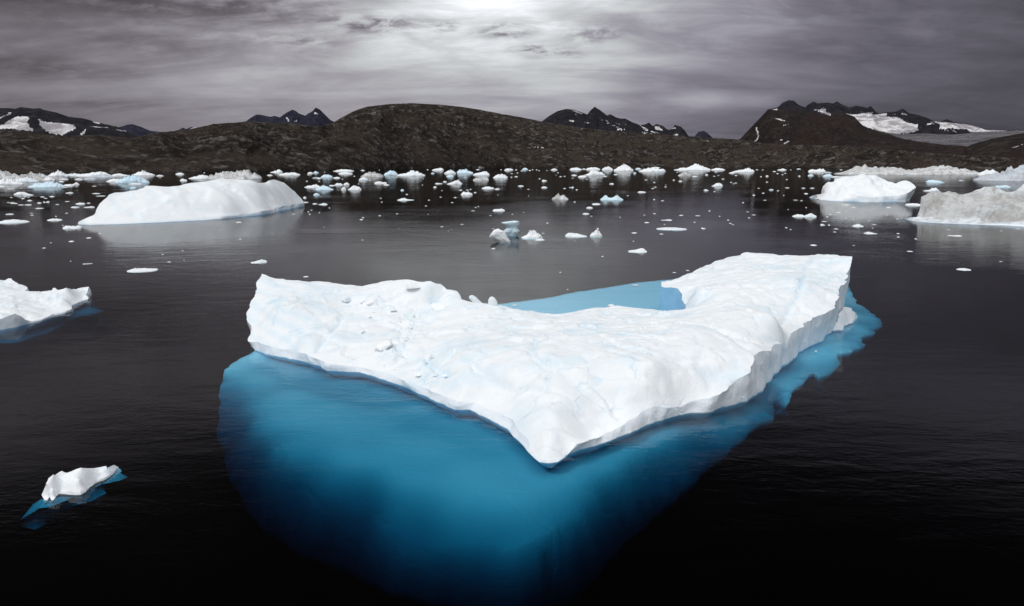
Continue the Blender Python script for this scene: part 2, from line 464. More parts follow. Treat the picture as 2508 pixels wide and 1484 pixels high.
def S(R, pts):
    ox, oy, k = {1: (0, 186.7, .2516), 2: (622.4, 186.7, .2516), 3: (1244.8, 186.7, .2516), 4: (1867.0, 186.7, .2551),
                 5: (0, 497.9, .2516), 6: (1120.3, 497.9, .2516), 'l': (0, 398.3, .1489), 'r': (1954.3, 410.8, .2204),
                 'f': (0, 659.7, .12584), 'k': (62.2, 1107.9, .11743), 'v': (0, 0, 1.0)}[R]
    return [(ox + k * p[0], oy + k * p[1]) + tuple(p[2:]) for p in pts]

main_sky = [(300, 345), (352, 337.7), (377, 330), (428, 321), (490, 315), (541, 302.5), (604, 298.7), (660, 301), (723, 302.4), (783, 310), (818, 301), (849, 282), (874, 269.7),
            (899, 261), (949, 255), (1007, 252.6), (1075, 256), (1125, 261), (1176, 268.5), (1226, 278.5), (1245, 281), (1295, 291), (1345, 301), (1421, 312.5), (1496, 321), (1572, 327.6),
            (1672, 332.6), (1748, 337.7), (1811, 341.4), (1867, 351), (1969, 354), (2045, 357.6), (2122, 362.7), (2250, 373), (2377, 380.6), (2507, 388), (2900, 396)]
ridge('hill', main_sky, shore, lambda x: shore(x) + np.interp(x, [300, 800, 1000, 1300, 1800, 2500], [900, 1300, 1500, 1300, 1000, 500]), M_HILL,
      'brown rocky round-topped hill and shore ridge behind the drift ice', amp=66, nseed=3, nu=1150, nv=110, p=0.72, jag=.25, wave=260, snow_noise=.62)
ridge('hill', [(-600, 330), (-200, 322), (0, 316), (75, 322.6), (126, 331), (176, 332.6), (251, 331), (327, 339), (352, 346), (420, 372), (470, 400), (500, 415)],
      lambda x: shore(x) * 0.98, lambda x: shore(x) + np.interp(x, [0, 400, 500], [700, 420, 120]), M_HILL, 'dark brown rocky hill at the left end of the shore', amp=20, nseed=9, nu=420, nv=80, p=0.75, jag=.25, wave=190)
ridge('mountain', [(-700, 300), (-200, 272), (0, 264.7), (20, 264.7), (37, 266), (50, 262), (83, 266), (98, 264.7), (105, 268.5), (141, 276), (168, 286), (201, 288.6), (226, 296), (251, 302.4), (287, 310), (314, 322.6), (350, 338), (420, 360)],
      3600, 5200, M_MTN, 'dark mountain with two grey snowfields behind the left hill', amp=45, nseed=14, nu=420, nv=70, p=.9, wave=420, snow_noise=.60,
      snow=[(S(1, [(-200, 490), (30, 470), (110, 425), (150, 402), (240, 395), (300, 405), (270, 450), (280, 490), (340, 535), (250, 525), (100, 515), (-200, 520)]), 1),
            (S(1, [(375, 420), (420, 440), (500, 450), (600, 455), (700, 470), (735, 515), (660, 540), (620, 575), (500, 560), (420, 520), (375, 470)]), 1),
            (S(1, [(0, 395), (110, 345), (110, 358), (0, 412)]), 1), (S(1, [(780, 570), (830, 520), (840, 530), (800, 572)]), 1), (S(1, [(900, 430), (960, 450), (960, 460), (900, 445)]), 1)])
ridge('mountain', [(260, 335), (292, 311), (312, 305), (324, 303.7), (344, 310), (367, 320), (390, 322.6), (405, 322.6), (412, 327), (435, 335), (440, 340)], 7000, 8400, M_FARHAZE,
      'small blue ridge far behind the left snowfield mountain', amp=35, nseed=21, nu=160, nv=40, wave=420)
ridge('mountain', [(415, 334), (435, 319), (448, 312.5), (455, 316), (470, 310.5), (485, 314), (500, 325), (520, 335)], 7200, 8600, M_FARHAZE,
      'tiny pair of blue knolls peeping over the left shore ridge', amp=25, nseed=25, nu=120, nv=30, wave=300, snow=[([(462, 318), (474, 311), (480, 314), (470, 319)], 1)])
ridge('mountain', [(545, 335), (579, 300), (604, 297), (616, 287), (628, 280.3), (637, 281), (662, 286), (672, 283.6), (685, 287.3), (703, 274.8), (709, 272), (715.5, 268.5), (723, 271), (733, 278.5), (748, 283.6), (755.7, 277.3),
                   (766, 272), (773.4, 263.4), (783.4, 268.5), (796, 281), (808.6, 293.6), (818.6, 298.7), (850, 320)], 6600, 8000, M_FARHAZE,
      'twin jagged dark peaks left of the round-topped hill', amp=70, nseed=31, nu=260, nv=60, wave=330, snow_noise=.60,
      snow=[(S(2, [(560, 360), (600, 352), (615, 365), (600, 372)]), 1), (S(2, [(390, 440), (410, 420), (415, 440), (400, 448)]), 1), (S(2, [(320, 395), (330, 400), (336, 445), (328, 445)]), .9)])
ridge('mountain', [(1290, 340), (1323, 300), (1345, 283.6), (1365, 272), (1385, 266.7), (1406, 268.5), (1438, 280.3), (1446, 269.7), (1456, 261.4), (1466, 267.2), (1486, 282.3), (1494, 279.3), (1509, 287.3), (1516, 289.4), (1531, 290.4), (1547, 298.7),
                   (1567, 306), (1582, 303.7), (1589, 299.4), (1598, 308.7), (1607, 303), (1622, 307.5), (1635, 317.5), (1645, 316), (1652, 305), (1667, 310), (1677, 320), (1685, 332.6), (1700, 350)], 7600, 9300, M_MTN,
      'dark saw-toothed mountain ridge with small snow patches right of the round-topped hill', amp=70, nseed=37, nu=420, nv=70, wave=380, snow_noise=.56,
      snow=[(S(3, [(1285, 475), (1320, 500), (1370, 525), (1365, 535), (1310, 515)]), 1), (S(3, [(1415, 480), (1450, 485), (1490, 520), (1490, 535), (1440, 515)]), 1), (S(3, [(1380, 530), (1420, 535), (1480, 560), (1400, 548)]), 1),
            (S(3, [(1590, 565), (1640, 558), (1635, 570), (1610, 575)]), 1), (S(3, [(955, 432), (985, 438), (975, 448)]), 1), (S(3, [(1120, 460), (1155, 472), (1140, 472)]), 1), (S(3, [(590, 318), (660, 330), (720, 365), (700, 368), (640, 335)]), 1), (S(3, [(1300, 550), (1360, 552), (1330, 562)]), 1)])
ridge('mountain', [(1685, 350), (1700, 335), (1710, 322.6), (1723, 320.5), (1730, 324), (1745, 337.7), (1760, 350)], 9500, 10400, M_FARHAZE,
      'small flat-topped blue butte standing alone far off', amp=30, nseed=41, nu=100, nv=30, wave=260)
ridge('mountain', [(1780, 352), (1811, 341), (1867, 282), (1880, 268), (1904, 263), (1915, 252), (1931, 245), (1943, 246.6), (1956, 257), (1971, 263), (1979, 255.6), (1992, 248.4), (2002, 253.5), (2025, 251), (2040, 253.5), (2049, 248), (2061, 255.6),
                   (2078, 263), (2096, 258.6), (2117, 262), (2122, 264.5), (2132, 259.4), (2145, 274.7), (2155, 278.5), (2170, 274.7), (2193, 273.4), (2209, 266.3), (2224, 277), (2244, 280.6), (2265, 287.5), (2280, 296.4), (2303, 297.7), (2318, 291.8),
                   (2334, 299), (2352, 302.8), (2382, 308), (2410, 315.5), (2441, 319.4), (2507, 319.4), (2800, 330)], 6800, 9600, M_MTN,
      'dark serrated mountain massif with a grey glacier on the right', amp=60, nseed=47, nu=620, nv=110, wave=480, jag=.3, snow_noise=.58,
      snow=[(S(4, [(800, 355), (880, 368), (990, 350), (1080, 372), (1190, 350), (1185, 385), (1310, 395), (1370, 440), (1480, 460), (1500, 520), (1400, 555), (1280, 555), (1150, 530), (960, 480), (900, 420)]), 1),
            (S(4, [(1620, 430), (1750, 445), (1900, 462), (2000, 470), (2130, 510), (2350, 522), (2100, 540), (1980, 530), (1960, 505), (1800, 505), (1700, 500), (1690, 460)]), 1),
            (S(4, [(470, 322), (560, 318), (580, 305), (615, 312), (605, 335), (670, 370), (660, 385), (580, 352)]), 1), (S(4, [(1560, 455), (1640, 450), (1650, 462), (1560, 462)]), 1), (S(4, [(1330, 350), (1400, 365), (1390, 378), (1330, 375)]), .8)])
ridge('glacier', [(2080, 352), (2150, 322), (2203, 329), (2264, 327), (2330, 330), (2400, 324), (2450, 321), (2507, 320), (2800, 318)], 5600, 7600, M_GLAC,
      'smooth grey glacier tongue flowing down behind the right shore', amp=14, nseed=53, nu=260, nv=50, wave=500, p=.6)
ridge('mountain', [(1770, 356), (1811, 341.5), (1867, 283), (1880, 269), (1904, 266.5), (1970, 273.5), (2020, 281), (2036, 284), (2048, 278), (2061, 275), (2091, 285), (2109, 304), (2122, 314), (2173, 327), (2211, 340), (2250, 347), (2300, 354), (2400, 362), (2600, 380)],
      lambda x: shore(x) + 700, 6100, M_BROWN, 'blunt dark brown headland in front of the serrated massif', amp=42, nseed=59, nu=420, nv=80, wave=420, p=.7,
      snow=[(S(4, [(80, 312), (145, 312), (140, 328), (90, 322)]), 1), (S(4, [(195, 650), (250, 615), (262, 622), (215, 650)]), 1), (S(4, [(160, 605), (195, 598), (190, 612)]), 1), (S(4, [(190, 475), (250, 460), (200, 482)]), 1), (S(4, [(105, 400), (150, 402), (235, 440), (180, 425)]), .7),
            (S(3, [(2410, 490), (2425, 500), (2440, 545), (2420, 620), (2400, 645), (2418, 590), (2425, 545)]), 1)])
ridge('hill', [(2360, 362), (2390, 350), (2428, 340), (2479, 330), (2507, 326), (2650, 305), (2900, 290)], lambda x: shore(x) + 500, lambda x: shore(x) + 1500, M_BROWN,
      'dark brown hillside at the right end of the shore', amp=20, nseed=63, nu=220, nv=50, wave=240, snow=[(S(4, [(2370, 690), (2480, 650), (2490, 656), (2390, 690)]), 1)])

# ------------------------------------------------------------------ ice builders
def resample(P, step, smooth_iter=0):
    """closed loop -> evenly spaced closed loop, index-parametrised so that two loops stay matched"""
    P = np.asarray(P, float); n = len(P)
    Q = np.vstack([P, P[:1]])
    seg = np.hypot(*(np.diff(Q, axis=0)[:, :2].T))
    t = [0.0]; idx = []
    for i in range(n):
        k = max(1, int(math.ceil(seg[i] / step)))
        idx += [i + j / k for j in range(k)]
    return np.array(idx)
def loop_at(P, idx):
    P = np.asarray(P, float); Q = np.vstack([P, P[:1]]); i = idx.astype(int); f = (idx - i)[:, None]
    return Q[i] * (1 - f) + Q[i + 1] * f
def outward(P):
    d = np.roll(P, -1, 0)[:, :2] - np.roll(P, 1, 0)[:, :2]
    n = np.c_[d[:, 1], -d[:, 0]]
    n /= np.maximum(np.hypot(n[:, 0], n[:, 1]), 1e-6)[:, None]
    A = 0.5 * np.sum(P[:, 0] * np.roll(P[:, 1], -1) - np.roll(P[:, 0], -1) * P[:, 1])
    return n if A > 0 else -n
def smooth_loop(P, it=2):
    for _ in range(it): P = .5 * P + .25 * (np.roll(P, 1, 0) + np.roll(P, -1, 0))
    return P
def fill(loop, res):
    lo, hi = loop[:, :2].min(0), loop[:, :2].max(0)
    gx, gy = np.meshgrid(np.arange(lo[0], hi[0], res), np.arange(lo[1], hi[1], res * .9), indexing='ij')
    gx = gx + (np.arange(gx.shape[1]) % 2)[None] * res * .5
    P = np.c_[gx.ravel(), gy.ravel()] + RNG.uniform(-.18, .18, (gx.size, 2)) * res
    P = P[inside(P, loop)]
    d, _ = seg_dist(P, loop[::max(1, len(loop) // 900)], True)
    P = P[d > res * .55]
    n = len(loop)
    r = delaunay_2d_cdt([Vector(p[:2]) for p in loop] + [Vector(p) for p in P], [(i, (i + 1) % n) for i in range(n)], [], 1, 1e-5)
    V = np.array([tuple(v) for v in r[0]])
    m = np.full(n + len(P), -1)
    for i, src in enumerate(r[3]):
        for s in src: m[s] = i
    return V, r[2], m[:n]

def berg(name, front, back, interior, res, mats, parent=None, inset=0.4, wall_amp=0.15, top_amp=0.25, top_len=4.0, rows=6, edge_amp=0.12, edge_len=2.0,
         seed=1, extra=None, undercut=0.0, bluespan=None, wtop=None, back_out=0.6, under=1.0):
    """front: (waterline px, rim px) left to right; back: (rim px, depth offset) right to left; interior: (px, height) or (px, depth offset, 'd')"""
    fw = np.array([at_z(a[0], a[1], 0) for a in front])
    fx = np.array([a[0] for a in front])
    def fy(px): return np.interp(px, fx, fw[:, 1])
    rim, wat = [], []
    for a, w in zip(front, fw):
        r = at_Y(a[2], a[3], w[1] + (a[4] if len(a) > 4 else inset))
        r[2] = max(r[2], 0.06)
        rim.append(r); wat.append(w)
    nf = len(rim)
    for b in back:
        Y = b[2] if b[2] > 30 and (len(b) > 3 and b[3] == 'Y') else fy(b[0]) + b[2]
        r = at_Y(b[0], b[1], Y); r[2] = max(r[2], 0.06)
        rim.append(r); wat.append(np.array([r[0], r[1] + back_out, 0.0]))
    rim, wat = np.array(rim), np.array(wat)
    idx = resample(rim, res)
    R, Wt = loop_at(rim, idx), loop_at(wat, idx)
    s = np.r_[0, np.cumsum(np.hypot(*np.diff(R[:, :2], axis=0).T))]
    n = outward(R)
    hR = np.clip(R[:, 2], 0.05, None)
    ea = np.minimum(edge_amp, hR * .4)
    j = fbm(R[:, 0] / edge_len, R[:, 1] / edge_len, seed, 4) * ea * 2
    R[:, :2] += n * j[:, None]; Wt[:, :2] += n * (fbm(R[:, 0] / edge_len, R[:, 1] / edge_len, seed + 3, 4) * ea * 1.6)[:, None]
    R[:, 2] += fbm(s / edge_len / 1.2, s * 0, seed + 5, 4) * np.minimum(edge_amp, hR * .2)
    C, Z = [], []
    for r in rim: C.append(r[:2]); Z.append(r[2])
    k = max(1, len(R) // 140)
    for r in R[::k]: C.append(r[:2]); Z.append(r[2])
    for it in interior:
        if len(it) > 3: q = at_Y(it[0], it[1], it[2] if it[3] == 'Y' else fy(it[0]) + it[2])
        else: q = at_z(it[0], it[1], it[2])
        C.append(q[:2]); Z.append(q[2])
    C, Z = np.array(C), np.array(Z)
    keep = [0]
    for i in range(1, len(C)):
        if np.min(np.hypot(*(C[keep] - C[i]).T)) > 0.15: keep.append(i)
    rbf = RBF(C[keep], Z[keep], 2.5 * res)
    V, T, bidx = fill(R, res)
    z = rbf(V)
    dist, _ = seg_dist(V, R[::max(1, len(R) // 500)], True)
    ef = sstep(dist, 0, max(1.2 * top_amp * 3, res * 2))
    z = z + ef * top_amp * (fbm(V[:, 0] / top_len, V[:, 1] / top_len, seed + 11, 5, .52) + .35 * fbm(V[:, 0] / top_len / 2.2, V[:, 1] / top_len / 1.1, seed + 15, 4, .5, True))
    tint = np.zeros(len(V))
    P3 = np.c_[V, np.maximum(z, 0.04)]
    if extra: P3, tint = extra(P3, tint, rbf, at_top(rbf), ef)
    bz = np.asarray(bidx); ok = bz >= 0
    P3[bz[ok], 2] = R[ok, 2]
    verts = [P3]; tints = [tint]; faces = [tuple(f) for f in T]; fm = [0] * len(faces)
    prev = np.where(bz >= 0, bz, np.roll(bz, 1)); nxt_base = len(P3); m = len(R)
    sharp = [(int(prev[i]), int(prev[(i + 1) % m])) for i in range(m)]
    A = outward(R); ccw = 0.5 * np.sum(R[:, 0] * np.roll(R[:, 1], -1) - np.roll(R[:, 0], -1) * R[:, 1]) > 0
    zr = list(np.linspace(0, 1, rows + 1)[1:]) + [('u', -.18, .12), ('u', -.5, .45), ('u', -1.2, 1.2), ('u', -2.4, 1.8)]
    wa = np.minimum(wall_amp, hR * .5)
    for f in zr:
        if isinstance(f, tuple):
            q = Wt.copy(); q[:, 2] = f[1] * under; q[:, :2] -= A * f[2] * under
        else:
            q = R * (1 - f) + Wt * f
            bulge = math.sin(math.pi * f) * (1 if f < 1 else 0)
            fl = fbm(s / (wall_amp * 7 + .4), q[:, 2] / (wall_amp * 9 + .4), seed + 21, 4, .55, True) + .5 * fbm(s / (wall_amp * 2 + .2), q[:, 2] / (wall_amp * 4 + .3), seed + 27, 3)
            q[:, :2] += A * ((fl * .6 * wa) * max(bulge, .35) - undercut * f * hR * .3)[:, None]
            q[:, 2] += 0 if f == 1 else fl * .12 * wa
        cur = np.arange(m) + nxt_base; nxt_base += m
        verts.append(q); tints.append(np.zeros(m))
        for i in range(m):
            k2 = (i + 1) % m
            fc = (prev[i], cur[i], cur[k2], prev[k2])
            faces.append(fc if ccw else fc[::-1])
            seg = idx[i]
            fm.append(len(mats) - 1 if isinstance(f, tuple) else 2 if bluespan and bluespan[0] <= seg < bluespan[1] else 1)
        prev = cur
    o = mesh_obj(name, np.vstack(verts), faces, mats, parent, True, {'tint': np.concatenate(tints)}, fm, sharp)
    o['_'] = 0; del o['_']
    o_top[name] = P3
    return o, rbf
o_top = {}
def at_top(rbf):
    def f(px, py):
        h = 2.0
        for _ in range(12): h = .5 * h + .5 * float(rbf(at_z(px, py, h)[:2])[0])
        return at_z(px, py, h)
    return f
def foot(outline, interior, res, parent, seed=1, drop=(4.5, 13, 40), spread=(1.6, 3.4, 7.0), amp=0.5, ln=6.0, jit=.4, ZS=0.25, feather=0):
    """the part of a berg under water; outline and interior are (px, py, depth)"""
    amp *= ZS; drop = [d * ZS for d in drop]; spread = list(spread)
    P = np.array([at_z(p[0], p[1], p[2] * ZS) for p in outline])
    idx = resample(P, res); R = loop_at(P, idx); n = outward(R)
    R = R.copy(); R[:, :2] += n * (fbm(R[:, 0] / ln * 2.2, R[:, 1] / ln * 2.2, seed, 4, .6) * jit * 1.4)[:, None]; R[:, :2] += n * (fbm(R[:, 0] / ln * 7, R[:, 1] / ln * 7, seed + 2, 3, .6) * jit)[:, None]
    I = np.array([at_z(p[0], p[1], p[2] * ZS) for p in interior]) if interior else np.zeros((0, 3))
    C = np.vstack([P, R[::max(1, len(R) // 100)], I])
    keep = [0]
    for i in range(1, len(C)):
        if np.min(np.hypot(*(C[keep][:, :2] - C[i, :2]).T)) > 0.2: keep.append(i)
    Ck = C[keep]; wk = np.where(np.array(keep) >= len(C) - len(I), 4.0, 1.0); hw = (3.0 * res) ** 2
    def rbf(Q):
        out = np.empty(len(Q))
        for i in range(0, len(Q), 20000):
            q = Q[i:i + 20000]
            d2 = (q[:, None, 0] - Ck[None, :, 0]) ** 2 + (q[:, None, 1] - Ck[None, :, 1]) ** 2
            w = (np.exp(-d2 / hw) + .02 / (1 + (d2 / hw) ** 2)) * wk[None]
            out[i:i + 20000] = (w @ Ck[:, 2]) / w.sum(1)
        return out
    V, T, b = fill(R, res)
    d, _ = seg_dist(V, R[::max(1, len(R) // 400)], True)
    z = rbf(V) + sstep(d, 0, res * 4) * np.clip(-rbf(V) * .9, .2, 1.2) * amp * (.7 * fbm(V[:, 0] / ln, V[:, 1] / ln, seed + 4, 5, .6) + .5 * fbm(V[:, 0] / ln * .8, V[:, 1] / ln * .8, seed + 6, 4, .55, True))
    if feather:
        Rk = R[::2]; near = np.where(d < feather)[0]
        zi = np.array([Rk[np.argmin((Rk[:, 0] - V[k, 0]) ** 2 + (Rk[:, 1] - V[k, 1]) ** 2), 2] for k in near])
        t = np.clip(d[near] / (feather * np.interp(V[near, 1], [37, 47], [.24, 1.0])), 0, 1) ** .8
        z[near] = zi * (1 - t) + z[near] * t
    z = np.minimum(z, -0.10)
    verts = [np.c_[V, z]]; faces = [tuple(f) for f in T]; m = len(R)
    b = np.asarray(b); prev = np.where(b >= 0, b, np.roll(b, 1)); base = len(V)
    ccw = 0.5 * np.sum(R[:, 0] * np.roll(R[:, 1], -1) - np.roll(R[:, 0], -1) * R[:, 1]) > 0
    for dr, spd in zip(drop, spread):
        q = R.copy(); q[:, :2] += n * (spd * (1 + .5 * fbm(R[:, 0] / ln, R[:, 1] / ln, seed + 8, 3)))[:, None]; q[:, 2] -= dr
        cur = np.arange(m) + base; base += m; verts.append(q)
        for i in range(m):
            k = (i + 1) % m; fc = (prev[i], cur[i], cur[k], prev[k]); faces.append(fc if ccw else fc[::-1])
        prev = cur
    vv = np.vstack(verts)
    return mesh_obj('submerged_foot', vv, faces, M_FOOT, parent, True, {'tint': np.zeros(len(vv))})
def stack(name, secs, Y, mat, parent=None, ratio=0.7, lean=0.0, seed=1, rough=.07, n=20):
    """a pinnacle lofted from (py, left px, right px) sections standing at depth Y, top first"""
    rows = []
    secs = [(y, l, r) for y, l, r in secs]
    ys = np.linspace(0, len(secs) - 1, len(secs) * 3)
    verts = []; faces = []
    k = len(ys)
    sa = np.array(secs, float)
    for i, t in enumerate(ys):
        y, l, r = [np.interp(t, range(len(secs)), sa[:, c]) for c in range(3)]
        p0, p1 = at_Y(l, y, Y), at_Y(r, y, Y); c = (p0 + p1) / 2; w = (p1[0] - p0[0]) / 2
        for j in range(n):
            a = math.tau * j / n
            q = 1 + rough * 2 * float(fbm(np.array([math.cos(a) * 1.6 + 5]), np.array([math.sin(a) * 1.6 + c[2] / max(w, .1) * .9]), seed, 3)[0])
            verts.append((c[0] + w * math.cos(a) * q, c[1] + w * ratio * math.sin(a) * q + lean * (c[2]), c[2]))
    for i in range(k - 1):
        for j in range(n):
            a, b = i * n + j, i * n + (j + 1) % n
            faces.append((a, a + n, b + n, b))
    faces.append(tuple(range(n))); faces.append(tuple(reversed(range((k - 1) * n, k * n))))
    return mesh_obj(name, verts, faces, mat, parent, True, {'tint': np.zeros(len(verts))})
M_BLOCK = ice_mat('broken_ice', (0.90, 0.92, 0.93), bump=.05, hue=.2)
def block(name, size, mat, parent, loc, rnd, squash=.6):
    bm = bmesh.new()
    for _ in range(11):
        v = Vector((rnd.gauss(0, 1), rnd.gauss(0, 1), rnd.gauss(0, 1))).normalized()
        v = Vector((max(-.7, min(.7, v.x)), max(-.7, min(.7, v.y)), max(-.6, min(.6, v.z))))
        bm.verts.new((v.x * size * 1.2, v.y * size, v.z * size * squash))
    bmesh.ops.convex_hull(bm, input=bm.verts)
    bmesh.ops.recalc_face_normals(bm, faces=bm.faces)
    for v in [v for v in bm.verts if not v.link_faces]: bm.verts.remove(v)
    me = bpy.data.meshes.new(name); bm.to_mesh(me); bm.free(); me.materials.append(mat)
    o = bpy.data.objects.new(name, me); COL.objects.link(o); o.parent = parent
    o.location = loc; o.rotation_euler = (rnd.uniform(-.22, .22), rnd.uniform(-.22, .22), rnd.uniform(0, 6.3))
    return o

def facets(size, step, tilt, seed):
    def f(P, tint, rbf, top, ef):
        x, y = P[:, 0] / size, P[:, 1] / size
        wx, wy = x + .35 * fbm(x * 1.3, y * 1.3, seed, 4), y + .35 * fbm(x * 1.3, y * 1.3, seed + 2, 4)
        for k in (1.0, 2.3):
            v, ox, oy, e = cells(wx * k, wy * k, seed + int(k * 3))
            a = np.floor(v * 9973) % 628 / 100.0
            P[:, 2] += ef / k * (step * (v - .5) * sstep(e, 0, .25) + tilt * (np.cos(a) * ox + np.sin(a) * oy))
        return P, tint
    return f
# ------------------------------------------------------------------ the arrowhead iceberg
A_FRONT = [(622, 858, 610, 838), (650, 866, 645, 845), (690, 873, 685, 855), (760, 888, 752, 866), (800, 908, 800, 890), (880, 912, 880, 899), (960, 935, 965, 920), (1040, 970, 1045, 952), (1110, 1005, 1120, 982), (1150, 1003, 1165, 988),
           (1240, 1050, 1252, 1030), (1285, 1095, 1292, 1078), (1305, 1118, 1309, 1110), (1320, 1131, 1323, 1127), (1345, 1134, 1345, 1130), (1366, 1131, 1367, 1127), (1385, 1119, 1390, 1109), (1396, 1112, 1406, 1086), (1473, 1085, 1478, 1068), (1536, 1059, 1540, 1032), (1602, 1033, 1602, 995),
           (1661, 1020, 1667, 998), (1746, 1005, 1752, 967), (1800, 992, 1798, 941), (1831, 981, 1831, 911), (1868, 959, 1845, 873), (1912, 900, 1912, 843), (1971, 856, 1975, 790), (2015, 834, 2038, 751), (2050, 800, 2060, 705), (2062, 770, 2078, 671)]
Y_ = 'Y'
A_BACK = [(2086, 629, 94, Y_), (2020, 623, 103, Y_), (1960, 625, 107, Y_), (1880, 621, 110, Y_), (1830, 619, 110, Y_), (1790, 627, 108, Y_), (1750, 640, 105, Y_), (1715, 658, 101, Y_), (1690, 668, 98, Y_), (1650, 683, 95, Y_), (1618, 688, 93, Y_), (1622, 701, 91, Y_), (1657, 706, 88, Y_),
          (1672, 730, 85, Y_), (1682, 746, 82.5, Y_), (1680, 762, 79.5, Y_), (1620, 761, 79, Y_), (1560, 757, 80, Y_), (1500, 749, 81, Y_), (1450, 753, 80, Y_), (1400, 763, 79, Y_), (1340, 766, 78.5, Y_), (1280, 760, 78.5, Y_), (1225, 750, 79, Y_), (1170, 744, 79.5, Y_), (1130, 733, 80, Y_),
          (1118, 712, 81, Y_), (1092, 708, 81.5, Y_), (1080, 693, 82, Y_), (1030, 693, 83.5, Y_), (985, 686, 84.5, Y_), (950, 686, 85, Y_), (900, 697, 85, Y_), (855, 700, 85.5, Y_), (800, 691, 86, Y_), (760, 690, 86, Y_), (700, 682, 86, Y_), (640, 672, 86.5, Y_), (630, 700, 84, Y_), (618, 745, 79.5, Y_), (608, 770, 77.5, Y_), (613, 800, 75.5, Y_), (605, 825, 73.6, Y_)]
A_IN = [(1345, 1118, .32), (1340, 1095, .72), (1340, 1060, 1.25), (690, 740, 4.6), (700, 790, 2.7), (745, 830, 1.9), (790, 850, 1.3), (800, 800, 2.2), (845, 745, 3.5), (900, 725, 4.3), (960, 706, 5.0), (1070, 745, 3.2), (1072, 706, 4.8), (1110, 742, 3.2), (1000, 800, 2.3), (940, 850, 1.7), (1060, 860, 1.9), (1120, 830, 2.8), (1120, 880, 2.6),
        (1200, 800, 3.0), (1150, 930, 1.9), (1250, 900, 2.9), (1400, 900, 3.1), (1350, 1000, 2.0), (1300, 950, 2.2), (1500, 850, 3.7), (1600, 900, 3.5), (1500, 1000, 2.5), (1700, 850, 4.0), (1800, 700, 5.4), (1700, 715, 4.7), (1950, 680, 6.3), (1900, 780, 4.6)]
def a_detail(P, tint, rbf, top, ef):
    xy = P[:, :2]
    def line(pts): return [top(*p)[:2] for p in pts]
    def groove(pts, depth, w, blue, step=0.0, fall=4.0):
        nonlocal tint
        d, sd = seg_dist(xy, line(pts))
        wob = 1 + .5 * fbm(xy[:, 0] * 1.3, xy[:, 1] * 1.3, 77, 3)
        P[:, 2] -= depth * np.exp(-(d / (w * wob)) ** 2) * ef
        if step: P[:, 2] += np.where(sd > 0, step, 0) * np.exp(-d / fall) * ef
        tint = np.maximum(tint, blue * np.exp(-(d / (w * .8 * wob)) ** 2) * (0.6 + .8 * fbm(xy[:, 0] * .9, xy[:, 1] * .9, 31, 3)))
    groove([(1990, 627), (1978, 655), (1962, 690), (1957, 720), (1932, 755), (1912, 795)], .22, .32, .42)
    groove([(1440, 826), (1400, 830), (1360, 826), (1318, 842), (1302, 862), (1312, 884), (1330, 893)], .40, .55, .35, step=.35)
    groove([(1318, 890), (1352, 898), (1368, 906), (1345, 930), (1338, 955), (1328, 968)], .22, .22, .6, step=.12)
    groove([(1345, 968), (1300, 968), (1270, 985), (1235, 1010)], .15, .25, .4)
    groove([(1042, 878), (1050, 893), (1075, 905), (1100, 919)], .55, .32, .85, step=-.2)
    groove([(1440, 848), (1500, 843), (1545, 832), (1600, 826)], .12, .22, .35)
    groove([(1600, 790), (1660, 790), (1720, 795), (1790, 830), (1835, 855)], .12, .25, .25)
    groove([(1660, 738), (1760, 742), (1820, 752), (1940, 745)], .12, .2, .3)
    groove([(1490, 865), (1530, 870), (1565, 885)], .14, .3, .35)
    groove([(1450, 940), (1475, 938), (1460, 955)], .12, .18, .45)
    groove([(1700, 820), (1720, 860), (1705, 900)], .08, .3, .15)
    groove([(1600, 900), (1615, 950), (1600, 990)], .08, .3, .15)
    groove([(770, 862), (800, 825), (835, 780), (870, 765)], .22, .4, .35, step=.1)
    groove([(1130, 880), (1200, 920), (1270, 955), (1335, 960)], .10, .5, .2, step=.25)
    groove([(1300, 1050), (1420, 1020), (1560, 985)], .06, .8, .1, step=.12, fall=6)
    P, tint = facets(4.2, .10, .24, 21)(P, tint, rbf, top, ef)
    band = sstep(-xy[:, 0], 17, 24)
    lay = np.sin(xy[:, 0] * 1.5 + (P[:, 2]) * 5.5 + xy[:, 1] * .35 + 3 * fbm(xy[:, 0] * .15, xy[:, 1] * .15, 8, 3))
    tint = np.maximum(tint, band * np.clip(.10 + .13 * lay + .15 * fbm(xy[:, 0] * .5, xy[:, 1] * .5, 14, 3), 0, .3))
    mot = fbm(xy[:, 0] * .22, xy[:, 1] * .34, 19, 5, .6)
    tint = np.maximum(tint, np.clip(mot * .55 - .06, 0, .24))
    for k in range(26):
        rs = random.Random(k * 7 + 1); cx, cy = xy[:, 0].mean() + rs.uniform(-26, 26), xy[:, 1].mean() + rs.uniform(-16, 24)
        a0 = rs.uniform(-.6, .9); pts = [(cx, cy)]
        for q in range(rs.randint(4, 9)): a0 += rs.uniform(-.5, .5); pts.append((pts[-1][0] + 1.5 * math.cos(a0), pts[-1][1] + 1.5 * math.sin(a0)))
        d, sd = seg_dist(xy, pts); dd = rs.uniform(.05, .16); w = rs.uniform(.13, .26)
        P[:, 2] += ef * (-dd * np.exp(-(d / w) ** 2) + np.where(sd > 0, 1, -1) * rs.uniform(-.08, .12) * np.exp(-d / 2.2))
        tint = np.maximum(tint, np.exp(-(d / w) ** 2) * rs.uniform(.08, .35))
    # faint layering on the left end and long wind waves on the slab
    P[:, 2] += ef * .05 * np.sin(xy[:, 0] * 1.1 - xy[:, 1] * 2.4 + 2 * fbm(xy[:, 0] * .2, xy[:, 1] * .2, 5, 3))
